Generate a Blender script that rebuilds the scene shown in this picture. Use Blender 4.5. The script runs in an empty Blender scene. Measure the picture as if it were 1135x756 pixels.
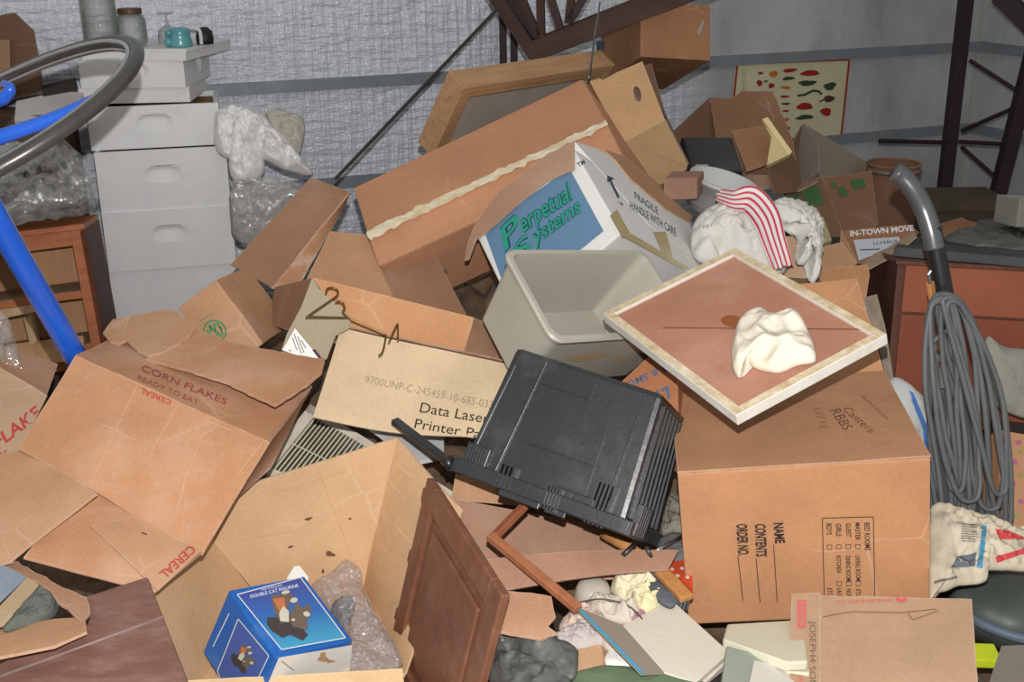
import bpy, bmesh, math, random
import numpy as np
from mathutils import Vector, Matrix, noise
from mathutils.geometry import tessellate_polygon

# ------------------------------------------------------------------ camera and measuring
FOC, CX, CY = 1300.0, 567.5, 378.0
PITCH, ROLL, CAMZ = math.radians(19.5), math.radians(0.7), 1.7
CAM = np.array([0, 0, CAMZ])
FW = np.array([0, math.cos(PITCH), -math.sin(PITCH)])
_u = np.cross(np.array([1., 0, 0]), FW)
RT = math.cos(ROLL) * np.array([1., 0, 0]) - math.sin(ROLL) * _u
UP = np.cross(RT, FW)

def ray(px, py): return FW + RT * ((px - CX) / FOC) + UP * ((CY - py) / FOC)
def A(px, py, Y):            # the point of the room at distance Y seen at (px, py) in the photograph
    d = ray(px, py); return CAM + d * (Y / d[1])
def H(px, py, z):            # the same, at height z
    d = ray(px, py); return CAM + d * ((z - CAMZ) / d[2])
class Plane:
    def __init__(s, a, b, c):
        s.o = np.array(a, float); n = np.cross(np.array(b) - s.o, np.array(c) - s.o); n /= np.linalg.norm(n)
        if n @ (CAM - s.o) < 0: n = -n
        s.n = n
    def __call__(s, px, py, off=0.0):
        d = ray(px, py); o = s.o + s.n * off
        return CAM + d * (((o - CAM) @ s.n) / (d @ s.n))
    def pts(s, pix, off=0.0): return [s(x, y, off) for x, y in pix]
def AP(*q): return Plane(*[A(*t) for t in q])

SC = bpy.context.scene
COL = SC.collection
INV = {}

# ------------------------------------------------------------------ materials
def lin(c):
    return tuple(((v / 255) / 12.92 if v <= 10 else ((v / 255 + .055) / 1.055) ** 2.4) for v in c) + (1,)
MATS = {}
def nmat(name, base, var=None, scale=5., dust=None, damt=.0, rough=.85, bump=.1, bscale=40., metal=0., spec=.3, ribs=0., stretch=(1, 1, 1), ribdir='X', dscale=3.5, coat=0., wear=0., crease=0.):
    if name in MATS: return MATS[name]
    m = bpy.data.materials.new(name); m.use_nodes = True; MATS[name] = m
    nt = m.node_tree; N = nt.nodes; L = nt.links; b = N['Principled BSDF']
    b.inputs['Roughness'].default_value = rough; b.inputs['Metallic'].default_value = metal
    b.inputs['Specular IOR Level'].default_value = spec
    b.inputs['Coat Weight'].default_value = coat
    tc = N.new('ShaderNodeTexCoord'); mp = N.new('ShaderNodeMapping'); mp.inputs['Scale'].default_value = stretch
    L.new(tc.outputs['Object'], mp.inputs[0])
    def nz(sc, det=4, ro=.6):
        n = N.new('ShaderNodeTexNoise'); n.inputs['Scale'].default_value = sc; n.inputs['Detail'].default_value = det
        n.inputs['Roughness'].default_value = ro; L.new(mp.outputs[0], n.inputs['Vector']); return n.outputs['Fac']
    def ramp(f, a, c, c0, c1):
        r = N.new('ShaderNodeValToRGB'); r.color_ramp.elements[0].position = a; r.color_ramp.elements[1].position = c
        r.color_ramp.elements[0].color = c0; r.color_ramp.elements[1].color = c1; L.new(f, r.inputs[0]); return r.outputs[0]
    def mix(f, a, c):
        x = N.new('ShaderNodeMix'); x.data_type = 'RGBA'
        if isinstance(f, float): x.inputs[0].default_value = f
        else: L.new(f, x.inputs[0])
        L.new(a, x.inputs[6]); 
        if isinstance(c, tuple): x.inputs[7].default_value = c
        else: L.new(c, x.inputs[7])
        return x.outputs[2]
    v = var or tuple(min(255, int(k * .86)) for k in base)
    col = ramp(nz(scale, 5), .32, .68, lin(v), lin(base))
    fine = ramp(nz(scale * 30, 2), .3, .7, lin(v), lin(base)); col = mix(.3, col, fine)
    if dust and damt > 0:
        col = mix(ramp(nz(dscale, 8, .68), .62 - damt * .28, .86 - damt * .1, (0, 0, 0, 1), (damt * .9, damt * .9, damt * .9, 1)), col, lin(dust))
    crs = None
    if crease > 0:
        vn = N.new('ShaderNodeTexVoronoi'); vn.feature = 'DISTANCE_TO_EDGE'; vn.inputs['Scale'].default_value = 4.2
        wn = N.new('ShaderNodeTexNoise'); wn.inputs['Scale'].default_value = 3.; wn.inputs['Detail'].default_value = 3; L.new(tc.outputs['Object'], wn.inputs['Vector'])
        vm = N.new('ShaderNodeVectorMath'); vm.operation = 'MULTIPLY_ADD'; L.new(wn.outputs['Color'], vm.inputs[0]); vm.inputs[1].default_value = (.10, .10, .10); L.new(tc.outputs['Object'], vm.inputs[2]); L.new(vm.outputs[0], vn.inputs['Vector'])
        crs = ramp(vn.outputs['Distance'], .003, .016, (1, 1, 1, 1), (0, 0, 0, 1)); msk = ramp(nz(2.6, 3), .52, .64, (0, 0, 0, 1), (1, 1, 1, 1))
        mm = N.new('ShaderNodeMath'); mm.operation = 'MULTIPLY'; L.new(crs, mm.inputs[0]); L.new(msk, mm.inputs[1]); crs = mm.outputs[0]
        m2 = N.new('ShaderNodeMath'); m2.operation = 'MULTIPLY'; L.new(crs, m2.inputs[0]); m2.inputs[1].default_value = crease
        col = mix(m2.outputs[0], col, lin(tuple(min(255, int(.5 * c + .5 * 226)) for c in base)))
    if wear > 0:
        bv = N.new('ShaderNodeBevel'); bv.samples = 4; bv.inputs['Radius'].default_value = .006; ge = N.new('ShaderNodeNewGeometry'); dt = N.new('ShaderNodeVectorMath'); dt.operation = 'DOT_PRODUCT'
        L.new(bv.outputs[0], dt.inputs[0]); L.new(ge.outputs['Normal'], dt.inputs[1]); ed = ramp(dt.outputs['Value'], .80, .97, (wear, wear, wear, 1), (0, 0, 0, 1))
        nb = ramp(nz(28, 4), .35, .6, (.25, .25, .25, 1), (1, 1, 1, 1)); m3 = N.new('ShaderNodeMath'); m3.operation = 'MULTIPLY'; L.new(ed, m3.inputs[0]); L.new(nb, m3.inputs[1])
        col = mix(m3.outputs[0], col, lin(tuple(min(255, int(.45 * c + .55 * 222)) for c in base)))
    L.new(col, b.inputs['Base Color'])
    if bump > 0 or ribs > 0:
        bp = N.new('ShaderNodeBump'); bp.inputs['Strength'].default_value = bump; bp.inputs['Distance'].default_value = .01
        h = nz(bscale, 5)
        if ribs > 0:
            w = N.new('ShaderNodeTexWave'); w.inputs['Scale'].default_value = ribs; w.bands_direction = ribdir; w.inputs['Distortion'].default_value = .6
            L.new(tc.outputs['Object'], w.inputs['Vector'])
            a = N.new('ShaderNodeMath'); a.operation = 'MULTIPLY_ADD'; L.new(w.outputs['Fac'], a.inputs[0]); a.inputs[1].default_value = .12; L.new(h, a.inputs[2]); h = a.outputs[0]
        
        if crs is not None:
            a = N.new('ShaderNodeMath'); a.operation = 'MULTIPLY_ADD'; L.new(crs, a.inputs[0]); a.inputs[1].default_value = .35; L.new(h, a.inputs[2]); h = a.outputs[0]
        L.new(h, bp.inputs['Height']); L.new(bp.outputs[0], b.inputs['Normal'])
    return m
def card(name, rgb, damt=.35,  dust=(184, 168, 154), ribs=36., ribdir='X', bump=.14, **k):
    rgb = tuple(int(.76 * c + .24 * g) for c, g in zip(rgb, (208, 184, 166)))
    return nmat('cardboard_' + name, rgb, tuple(int(c * .87) for c in rgb), 4., dust, damt, .9, bump, 26., 0, .15, ribs, (1, 1, 1), ribdir, wear=.6, crease=.30, **k)
def plain(name, rgb, rough=.7, spec=.3, metal=0.): return nmat(name, rgb, rgb, 5., None, 0, rough, 0, 10, metal, spec)
def ink(name, rgb): return nmat('ink_' + name, rgb, tuple(int(c * .9 + 12) for c in rgb), 60., None, 0, .8, 0, 10, 0, .2)
def wood(name, rgb, dark, damt=.2, rough=.6, stretch=(14, 14, 1), dust=(170, 155, 140), **k):
    return nmat('wood_' + name, rgb, dark, 3., dust, damt, rough, .08, 20., 0, .3, 0, stretch, **k)
def glassy(name, tint=(235, 240, 235), rough=.05, alpha=.25, bump=0., bscale=30., spec=.6):
    """clear film or glass: see-through with real reflections"""
    if name in MATS: return MATS[name]
    m = bpy.data.materials.new(name); m.use_nodes = True; MATS[name] = m
    N = m.node_tree.nodes; L = m.node_tree.links; b = N['Principled BSDF']
    b.inputs['Base Color'].default_value = lin(tint); b.inputs['Roughness'].default_value = rough; b.inputs['Specular IOR Level'].default_value = spec
    b.inputs['Alpha'].default_value = alpha
    if bscale == 30. and not bump:
        lw = N.new('ShaderNodeLayerWeight'); lw.inputs['Blend'].default_value = .35; a2 = N.new('ShaderNodeMath'); a2.operation = 'MULTIPLY_ADD'; L.new(lw.outputs['Facing'], a2.inputs[0]); a2.inputs[1].default_value = .75; a2.inputs[2].default_value = alpha; a2.use_clamp = True; L.new(a2.outputs[0], b.inputs['Alpha'])
    if bump:
        b.inputs['Metallic'].default_value = .6
        tc = N.new('ShaderNodeTexCoord'); n = N.new('ShaderNodeTexNoise'); n.inputs['Scale'].default_value = bscale; n.inputs['Detail'].default_value = 4
        L.new(tc.outputs['Object'], n.inputs['Vector']); bp = N.new('ShaderNodeBump'); bp.inputs['Strength'].default_value = bump; bp.inputs['Distance'].default_value = .02
        L.new(n.outputs['Fac'], bp.inputs['Height']); L.new(bp.outputs[0], b.inputs['Normal'])
        lw = N.new('ShaderNodeMath'); lw.operation = 'MULTIPLY_ADD'; L.new(n.outputs['Fac'], lw.inputs[0]); lw.inputs[1].default_value = .9; lw.inputs[2].default_value = alpha - .45
        lw.use_clamp = True; L.new(lw.outputs[0], b.inputs['Alpha'])
    return m

# ------------------------------------------------------------------ objects
def tag(o, label=None, cat=None, group=None, kind=None):
    if label: o['label'] = label
    if cat: o['category'] = cat
    if group: o['group'] = group
    if kind: o['kind'] = kind
    return o
def thing(name, label, cat, loc, R=None, group=None):
    o = bpy.data.objects.new(name, None); COL.objects.link(o); o.empty_display_size = .05
    M = Matrix.Translation(Vector(loc))
    if R is not None: M = M @ Matrix([list(R[0]), list(R[1]), list(R[2])]).to_4x4()
    o.matrix_world = M; INV[o.name] = M.inverted()
    return tag(o, label, cat, group)
def inv_of(o):
    while o is not None:
        if o.name in INV: return INV[o.name]
        o = o.parent
    return None
def mesh(name, V, F, mat, parent=None, smooth=False, local=False, loc=None):
    """V in room coordinates (or in the parent's own with local=True). Top-level meshes get their origin at the base centre."""
    V = [Vector([float(t) for t in v]) for v in V]
    me = bpy.data.meshes.new(name); o = bpy.data.objects.new(name, me); COL.objects.link(o)
    if parent is not None:
        if not local:
            I = inv_of(parent); V = [I @ v for v in V]
        o.parent = parent
    else:
        lo = Vector([min(v[i] for v in V) for i in range(3)]); hi = Vector([max(v[i] for v in V) for i in range(3)])
        c = Vector(((lo.x + hi.x) / 2, (lo.y + hi.y) / 2, lo.z)) if loc is None else Vector(loc)
        V = [v - c for v in V]; o.location = c; INV[o.name] = Matrix.Translation(-c)
    me.from_pydata(V, [], [list(f) for f in F])
    bm = bmesh.new(); bm.from_mesh(me); bmesh.ops.remove_doubles(bm, verts=bm.verts, dist=1e-6); bmesh.ops.recalc_face_normals(bm, faces=bm.faces); bm.to_mesh(me); bm.free()
    if isinstance(mat, (list, tuple)):
        for m in mat: me.materials.append(m)
    else: me.materials.append(mat)
    if smooth: me.shade_smooth()
    me.update(); return o
class MB:
    """collects boxes, bars, tubes into one mesh"""
    def __init__(s): s.V = []; s.F = []
    def add(s, V, F):
        n = len(s.V); s.V += [np.array(v, float) for v in V]; s.F += [[i + n for i in f] for f in F]; return s
    def obox(s, o, ax, ay, az):      # corner + three edge vectors
        o, ax, ay, az = [np.array(t, float) for t in (o, ax, ay, az)]
        V = [o, o + ax, o + ax + ay, o + ay]; V += [v + az for v in V]
        return s.add(V, [(0, 1, 2, 3), (4, 5, 6, 7), (0, 1, 5, 4), (1, 2, 6, 5), (2, 3, 7, 6), (3, 0, 4, 7)])
    def box(s, c, d): 
        c = np.array(c, float); d = np.array(d, float)
        return s.obox(c - d / 2, (d[0], 0, 0), (0, d[1], 0), (0, 0, d[2]))
    def beam(s, a, b, w, h, up=(0, 0, 1)):
        a, b = np.array(a, float), np.array(b, float); t = b - a; t /= np.linalg.norm(t)
        x = np.cross(t, np.array(up, float)); x /= np.linalg.norm(x); y = np.cross(x, t)
        return s.obox(a - x * w / 2 - y * h / 2, x * w, y * h, b - a)
    def tube(s, P, r, n=10, close=False, caps=True):
        P = [np.array(p, float) for p in P]; R = r if hasattr(r, '__len__') else [r] * len(P); V = []; F = []; m = len(P)
        up = None
        for i in range(m):
            t = (P[(i + 1) % m] if (close or i < m - 1) else P[i]) - (P[i - 1] if (close or i > 0) else P[i]); t /= max(np.linalg.norm(t), 1e-9)
            if up is None:
                up = np.array([0, 0, 1.]) if abs(t[2]) < .9 else np.array([1., 0, 0])
            x = np.cross(t, up); x /= max(np.linalg.norm(x), 1e-9); up = np.cross(x, t)
            for k in range(n):
                a = 2 * math.pi * k / n; V.append(P[i] + (x * math.cos(a) + up * math.sin(a)) * R[i])
        for i in range(m if close else m - 1):
            j = (i + 1) % m
            for k in range(n): F.append((i * n + k, i * n + (k + 1) % n, j * n + (k + 1) % n, j * n + k))
        if caps and not close: F += [tuple(range(n)), tuple(range((m - 1) * n, m * n))]
        return s.add(V, F)
    def lathe(s, prof, c=(0, 0, 0), axis=(0, 0, 1), n=32, x=None):
        ax = np.array(axis, float); ax /= np.linalg.norm(ax)
        x = np.cross(ax, (0, 1, 0) if abs(ax[1]) < .9 else (1, 0, 0)); x /= np.linalg.norm(x); y = np.cross(ax, x); V = []; F = []
        for r, z in prof:
            for k in range(n):
                a = 2 * math.pi * k / n; V.append(np.array(c) + ax * z + (x * math.cos(a) + y * math.sin(a)) * r)
        for i in range(len(prof) - 1):
            for k in range(n): F.append((i * n + k, i * n + (k + 1) % n, (i + 1) * n + (k + 1) % n, (i + 1) * n + k))
        return s.add(V, F)
    def build(s, name, mat, parent=None, **k): return mesh(name, s.V, s.F, mat, parent, **k)
def bevel(o, w=.003, seg=2):
    m = o.modifiers.new('bevel', 'BEVEL'); m.width = w; m.segments = seg; m.limit_method = 'ANGLE'; m.angle_limit = .6; return o
def spline(P, n=8, close=False):
    P = [np.array(p, float) for p in P]; out = []; m = len(P)
    for i in range(m if close else m - 1):
        if close: a, b, c, d = P[i - 1], P[i], P[(i + 1) % m], P[(i + 2) % m]
        else: a, b, c, d = P[max(i - 1, 0)], P[i], P[i + 1], P[min(i + 2, m - 1)]
        for k in range(n):
            t = k / n; out.append(.5 * (2 * b + (c - a) * t + (2 * a - 5 * b + 4 * c - d) * t * t + (3 * b - a - 3 * c + d) * t ** 3))
    if not close: out.append(P[-1])
    return out
def ns(p, s=1., seed=0): return noise.noise(Vector((p[0] * s + seed * 7.3, p[1] * s - seed * 3.1, p[2] * s + seed * 1.7)))

def sheet(name, C, mat, parent=None, th=.005, nx=14, ny=14, bump=.003, bs=9., curl=0., tear=0., seed=1, fold=None, smooth=True):
    """a bent sheet between four corners (TL, TR, BR, BL), with thickness"""
    TL, TR, BR, BL = [np.array(c, float) for c in C]
    n = np.cross(TR - TL, BL - TL); n /= np.linalg.norm(n)
    if n @ (CAM - TL) < 0: n = -n
    eu = (TR - TL); eu /= np.linalg.norm(eu); ev = (BL - TL); ev /= np.linalg.norm(ev)
    V = []; F = []
    for side in (0, 1):
        for j in range(ny + 1):
            for i in range(nx + 1):
                u, v = i / nx, j / ny
                p = TL * (1 - u) * (1 - v) + TR * u * (1 - v) + BR * u * v + BL * (1 - u) * v
                h = bump * (ns(p, bs, seed) + .5 * ns(p, bs * 2.3, seed + 5)) + curl * (4 * u * (1 - u) - 0) * 1.0
                if fold: h += fold(u, v)
                q = p + n * h
                if tear:
                    e = tear * (.7 * ns(p, 30, seed + 9) + .5 * ns(p, 75, seed + 3))
                    if i in (0, nx): q = q + eu * e
                    if j in (0, ny): q = q + ev * e
                V.append(q - n * th * side)
    W = (nx + 1); T = W * (ny + 1); id = lambda i, j, s: s * T + j * W + i
    for j in range(ny):
        for i in range(nx):
            F.append((id(i, j, 0), id(i + 1, j, 0), id(i + 1, j + 1, 0), id(i, j + 1, 0))); F.append((id(i, j, 1), id(i, j + 1, 1), id(i + 1, j + 1, 1), id(i + 1, j, 1)))
    for i in range(nx):
        for j in (0, ny): F.append((id(i, j, 0), id(i + 1, j, 0), id(i + 1, j, 1), id(i, j, 1)))
    for j in range(ny):
        for i in (0, nx): F.append((id(i, j, 0), id(i, j + 1, 0), id(i, j + 1, 1), id(i, j, 1)))
    o = mesh(name, V, F, mat, parent)
    if smooth:
        o.data.shade_smooth(); m = o.modifiers.new('edges', 'EDGE_SPLIT'); m.split_angle = 1.0
    return o
def slab(name, P, th, mat, parent=None, holes=(), normal=None, bev=0., ragged=0., seed=1):
    """a flat plate with outline P (room points) and thickness, away from the viewer"""
    P = [np.array(p, float) for p in P]
    if normal is None:
        n = np.zeros(3)
        for i in range(len(P)): n += np.cross(P[i] - P[0], P[(i + 1) % len(P)] - P[0])
        n /= np.linalg.norm(n)
        if n @ (CAM - P[0]) < 0: n = -n
    else: n = np.array(normal, float)
    if ragged:
        Q = []
        for i in range(len(P)):
            a, b = P[i], P[(i + 1) % len(P)]; t = np.cross(n, b - a); t /= max(np.linalg.norm(t), 1e-9); k = max(2, int(np.linalg.norm(b - a) / .012))
            for j in range(k):
                q = a + (b - a) * j / k; Q.append(q + (t * ragged * (ns(q, 40, seed) + .6 * ns(q, 110, seed + 2)) if j else 0))
        P = Q
    loops = [P] + [[np.array(q, float) for q in h] for h in holes]
    tri = tessellate_polygon([[Vector(q) for q in l] for l in loops]); allp = [q for l in loops for q in l]; N = len(allp)
    V = allp + [q - n * th for q in allp]; F = [tuple(t) for t in tri] + [tuple(i + N for i in t) for t in tri]; s = 0
    for l in loops:
        for i in range(len(l)): a, b = s + i, s + (i + 1) % len(l); F.append((a, b, b + N, a + N))
        s += len(l)
    o = mesh(name, V, F, mat, parent)
    if bev: bevel(o, bev)
    return o
def prism(name, P0, P1, mat, parent=None, bev=.004, **k):
    n = len(P0); F = [tuple(range(n)), tuple(range(n, 2 * n))] + [(i, (i + 1) % n, n + (i + 1) % n, n + i) for i in range(n)]
    o = mesh(name, list(P0) + list(P1), F, mat, parent, **k)
    if bev: bevel(o, bev)
    return o
def mound(name, pix, pl, h, mat, parent=None, rings=26, n=64, folds=.4, fs=22., seed=1, pw=2.2, fine=.20, sharp=True, base=-.012, pts=None):
    """a crumpled soft thing: outline lying in a plane, domed towards the plane's normal and folded"""
    O = [np.array(p) for p in (pts or pl.pts(pix))]; nrm = pl.n
    L = spline(O, 9, True); m = len(L); c = sum(L) / m
    n = min(n, m) if False else m
    V = [c + nrm * (h * (1 + folds * ns(c, fs, seed)))]; F = []
    for r in range(1, rings + 1):
        s = r / rings
        for k in range(m):
            p = c + (L[k] - c) * s
            a = ns(p, fs, seed); b = ns(p, fs * 2.1, seed + 4)
            fz = (1 - 2.4 * abs(a)) * .62 + (1 - 2.4 * abs(b)) * .38 + (1 - 2.4 * abs(ns(p, fs * 4.3, seed + 2))) * fine - .35 if sharp else a + .4 * b
            e = h * (1 - s ** pw) ** .6 if s < 1 else 0
            amp = folds * h * (min(1, (1 - s) * 5) * .8 + .2)
            q = p + nrm * (e + amp * fz) + (L[k] - c) * s * .06 * ns(p, fs, seed + 8)
            V.append(q)
    id = lambda r, k: 1 + (r - 1) * m + k % m
    for k in range(m): F.append((0, id(1, k), id(1, k + 1)))
    for r in range(1, rings):
        for k in range(m): F.append((id(r, k), id(r + 1, k), id(r + 1, k + 1), id(r, k + 1)))
    B = len(V)
    for k in range(m): V.append(V[id(rings, k)] + nrm * base + (c - V[id(rings, k)]) * .08)
    V.append(c + nrm * base)
    for k in range(m): F.append((id(rings, k), B + k, B + (k + 1) % m, id(rings, k + 1))); F.append((B + k, B + m, B + (k + 1) % m))
    return mesh(name, V, F, mat, parent, smooth=True)

# ------------------------------------------------------------------ lettering
_FONT = {}
def glyphs(s, bold=0., shear=0.):
    key = (s, bold, shear)
    if key in _FONT: return _FONT[key]
    cu = bpy.data.curves.new('t', 'FONT'); cu.body = s; cu.offset = bold; cu.shear = shear; cu.resolution_u = 3
    o = bpy.data.objects.new('t', cu); COL.objects.link(o); bpy.context.view_layer.update()
    me = bpy.data.meshes.new_from_object(o.evaluated_get(bpy.context.evaluated_depsgraph_get()))
    V = [tuple(v.co) for v in me.vertices]; F = [tuple(p.vertices) for p in me.polygons]
    bpy.data.objects.remove(o); bpy.data.curves.remove(cu); bpy.data.meshes.remove(me)
    _FONT[key] = (V, F); return V, F
class Print:
    """printed marks collected into one mesh lying on a surface; pl maps photo positions to the surface"""
    def __init__(s, pl, off=.0016): s.pl = pl; s.off = off; s.mb = MB()
    def text(s, t, p0, p1, p2, bold=0., shear=0.):      # baseline start, baseline end, top of first letter (positions in the photograph)
        V, F = glyphs(t, bold, shear); xs = [v[0] for v in V]; x0, x1 = min(xs), max(xs); cap = .70
        a, b, c = [np.array(q, float) for q in (p0, p1, p2)]; W = []
        for v in V:
            q = a + (b - a) * ((v[0] - x0) / (x1 - x0)) + (c - a) * (v[1] / cap); W.append(s.pl(q[0], q[1], s.off))
        F = [f for f in F if all(W[i] is not None for i in f)]
        s.mb.add([w if w is not None else np.zeros(3) for w in W], F); return s
    def poly(s, pix, extra=0.): 
        P = [s.pl(x, y, s.off + extra) for x, y in pix]
        if any(p is None for p in P): return s
        tri = tessellate_polygon([[Vector(q) for q in P]]); s.mb.add(P, [tuple(t) for t in tri]); return s
    def line(s, a, b, w):
        a, b = np.array(a, float), np.array(b, float); t = b - a; t /= max(np.linalg.norm(t), 1e-9); n = np.array([-t[1], t[0]]) * w / 2
        return s.poly([a + n, b + n, b - n, a - n])
    def frame(s, q, w):
        for i in range(len(q)): s.line(q[i], q[(i + 1) % len(q)], w)
        return s
    def ring(s, c, rx, ry, w, rot=0., n=28):
        P = []
        for k in range(n):
            a = 2 * math.pi * k / n
            x, y = rx * math.cos(a), ry * math.sin(a); P.append((c[0] + x * math.cos(rot) - y * math.sin(rot), c[1] + x * math.sin(rot) + y * math.cos(rot)))
        return s.frame(P, w)
    def blob(s, c, rx, ry, rot=0., n=16, wob=0., extra=0.):
        P = []
        for k in range(n):
            a = 2 * math.pi * k / n; q = 1 + wob * math.sin(a * 3 + c[0]) + wob * .6 * math.sin(a * 5 + c[1])
            x, y = rx * math.cos(a) * q, ry * math.sin(a) * q; P.append((c[0] + x * math.cos(rot) - y * math.sin(rot), c[1] + x * math.sin(rot) + y * math.cos(rot)))
        return s.poly(P, extra)
    def build(s, name, mat, parent, label=None):
        o = s.mb.build(name, mat, parent)
        if label: o['label'] = label
        return o

class Surf:
    """maps photo positions onto a built surface"""
    def __init__(s, o):
        from mathutils.bvhtree import BVHTree
        bpy.context.view_layer.update(); me = o.data; M = o.matrix_world
        s.t = BVHTree.FromPolygons([M @ v.co for v in me.vertices], [tuple(p.vertices) for p in me.polygons])
    def __call__(s, px, py, off=0.):
        d = ray(px, py); h = s.t.ray_cast(Vector(CAM), Vector(d).normalized())
        if h[0] is None: return None
        n = h[1] if h[1].dot(Vector(d)) < 0 else -h[1]; return np.array(h[0] + n * off)

# ------------------------------------------------------------------ measured poses of the rigid boxes: rotation rows, centre, size
POSE = {}
POSE['moving_box'] = ([0.98984, 0.09684, -0.10411, -0.09783, 0.99519, -0.00442, 0.10318, 0.01456, 0.99456], [0.6688, 2.5439, 0.4014], [0.5377, 0.4887, 0.388])
POSE['inner_cover'] = ([0.4345, 0.87164, -0.22682, -0.89325, 0.38477, -0.23249, -0.11537, 0.30363, 0.94578], [0.5035, 2.4857, 0.8447], [0.5364, 0.3868, 0.026])
POSE['black_tote'] = ([0.88378, 0.29886, 0.36002, -0.44021, 0.79183, 0.42333, -0.15856, -0.53262, 0.83137], [0.1584, 2.499, 0.5542], [0.3782, 0.3157, 0.3106])
POSE['grey_tote'] = ([0.76533, -0.40912, 0.49687, 0.61826, 0.68191, -0.39083, -0.17893, 0.60631, 0.77484], [0.1704, 2.8156, 0.7561], [0.4708, 0.2582, 0.2146])
POSE['perpetual'] = ([0.71494, 0.60333, -0.35336, -0.16164, 0.63431, 0.75599, 0.68025, -0.48337, 0.55101], [0.2818, 3.415, 0.7299], [0.3939, 0.6059, 0.3334])
POSE['wood_frame'] = ([0.71452, -0.57888, 0.39289, 0.6995, 0.58071, -0.4165, 0.01295, 0.57242, 0.81986], [0.0468, 4.4178, 1.0964], [0.789, 0.0917, 0.2805])
POSE['figurine'] = ([0.68305, -0.60079, 0.41532, 0.68835, 0.71964, -0.09108, -0.24416, 0.3481, 0.9051], [-0.54, 2.2741, 0.1689], [0.2055, 0.2128, 0.1888])
POSE['high_carton'] = ([0.97716, -0.21193, 0.0155, 0.1946, 0.92178, 0.33535, -0.08536, -0.32467, 0.94197], [0.5884, 4.9044, 1.2237], [0.2837, 0.5369, 0.2144])
POSE['black_case'] = ([0.99872, -0.03727, -0.03416, 0.04587, 0.38408, 0.92216, -0.02125, -0.92255, 0.3853], [0.783, 4.5652, 0.8002], [0.2055, 0.1199, 0.2409])
POSE['tree_carton'] = ([0.81758, 0.09213, -0.5684, 0.01024, 0.98464, 0.17432, 0.57573, -0.14834, 0.80407], [-0.7851, 3.1795, 0.6559], [0.1368, 0.2791, 0.2141])
POSE['dresser'] = ([0.9889, 0.13894, 0.05268, -0.14593, 0.97491, 0.16807, -0.02801, -0.17389, 0.98437], [1.6496, 3.7617, 0.3594], [0.798, 0.5484, 0.5314])
POSE['cabinet'] = ([0.97476, -0.20404, -0.09057, 0.21402, 0.96954, 0.11914, 0.06351, -0.13551, 0.98874], [-1.8857, 4.2536, 0.3878], [0.6545, 0.3916, 0.53])
def pose(n):
    r, t, d = POSE[n]; return np.array(r).reshape(3, 3), np.array(t), np.array(d)
def corner(n, c, taper=None):
    R, t, d = pose(n); s = np.array([-1 if c[0] == 'L' else 1, -1 if c[1] == 'F' else 1, -1 if c[2] == 'D' else 1.]); v = s * d / 2
    if taper: v[:2] *= taper[0] if c[2] == 'D' else taper[1]
    return t + R @ v
def face(n, which, taper=None):
    c = {'F': ('LFD', 'RFD', 'LFU'), 'U': ('LFU', 'RFU', 'LBU'), 'R': ('RFD', 'RBD', 'RFU'), 'L': ('LFD', 'LBD', 'LFU'), 'D': ('LFD', 'RFD', 'LBD')}[which]
    return Plane(*[corner(n, k, taper) for k in c])
def posed(name, label, cat, key, group=None):
    R, t, d = pose(key); o = thing(name, label, cat, t - R[:, 2] * d[2] / 2, R, group); return o, d      # local origin: centre of the bottom
def lbox(name, d, mat, parent, c=(0, 0, 0), bev=.004, taper=None, warp=0., sub=0, seed=1):
    """box in the parent's own axes; c = centre of its bottom"""
    bm = bmesh.new(); bmesh.ops.create_cube(bm, size=1)
    for v in bm.verts:
        k = 1 if not taper else (taper[0] if v.co.z < 0 else taper[1])
        v.co = Vector((v.co.x * d[0] * k, v.co.y * d[1] * k, (v.co.z + .5) * d[2]))
    if bev: bmesh.ops.bevel(bm, geom=bm.edges[:], offset=bev, segments=2, profile=.6, affect='EDGES')
    if sub: bmesh.ops.subdivide_edges(bm, edges=[e for e in bm.edges if e.calc_length() > .02], cuts=sub, use_grid_fill=True)
    if warp:
        for v in bm.verts: v.co += Vector((ns(v.co, 8, seed), ns(v.co, 8, seed + 11), ns(v.co, 8, seed + 23))) * warp
    V = [tuple(v.co + Vector(c)) for v in bm.verts]; F = [tuple(v.index for v in f.verts) for f in bm.faces]; bm.verts.index_update()
    F = [tuple(v.index for v in f.verts) for f in bm.faces]; bm.free()
    return mesh(name, V, F, mat, parent, local=True)
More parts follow.
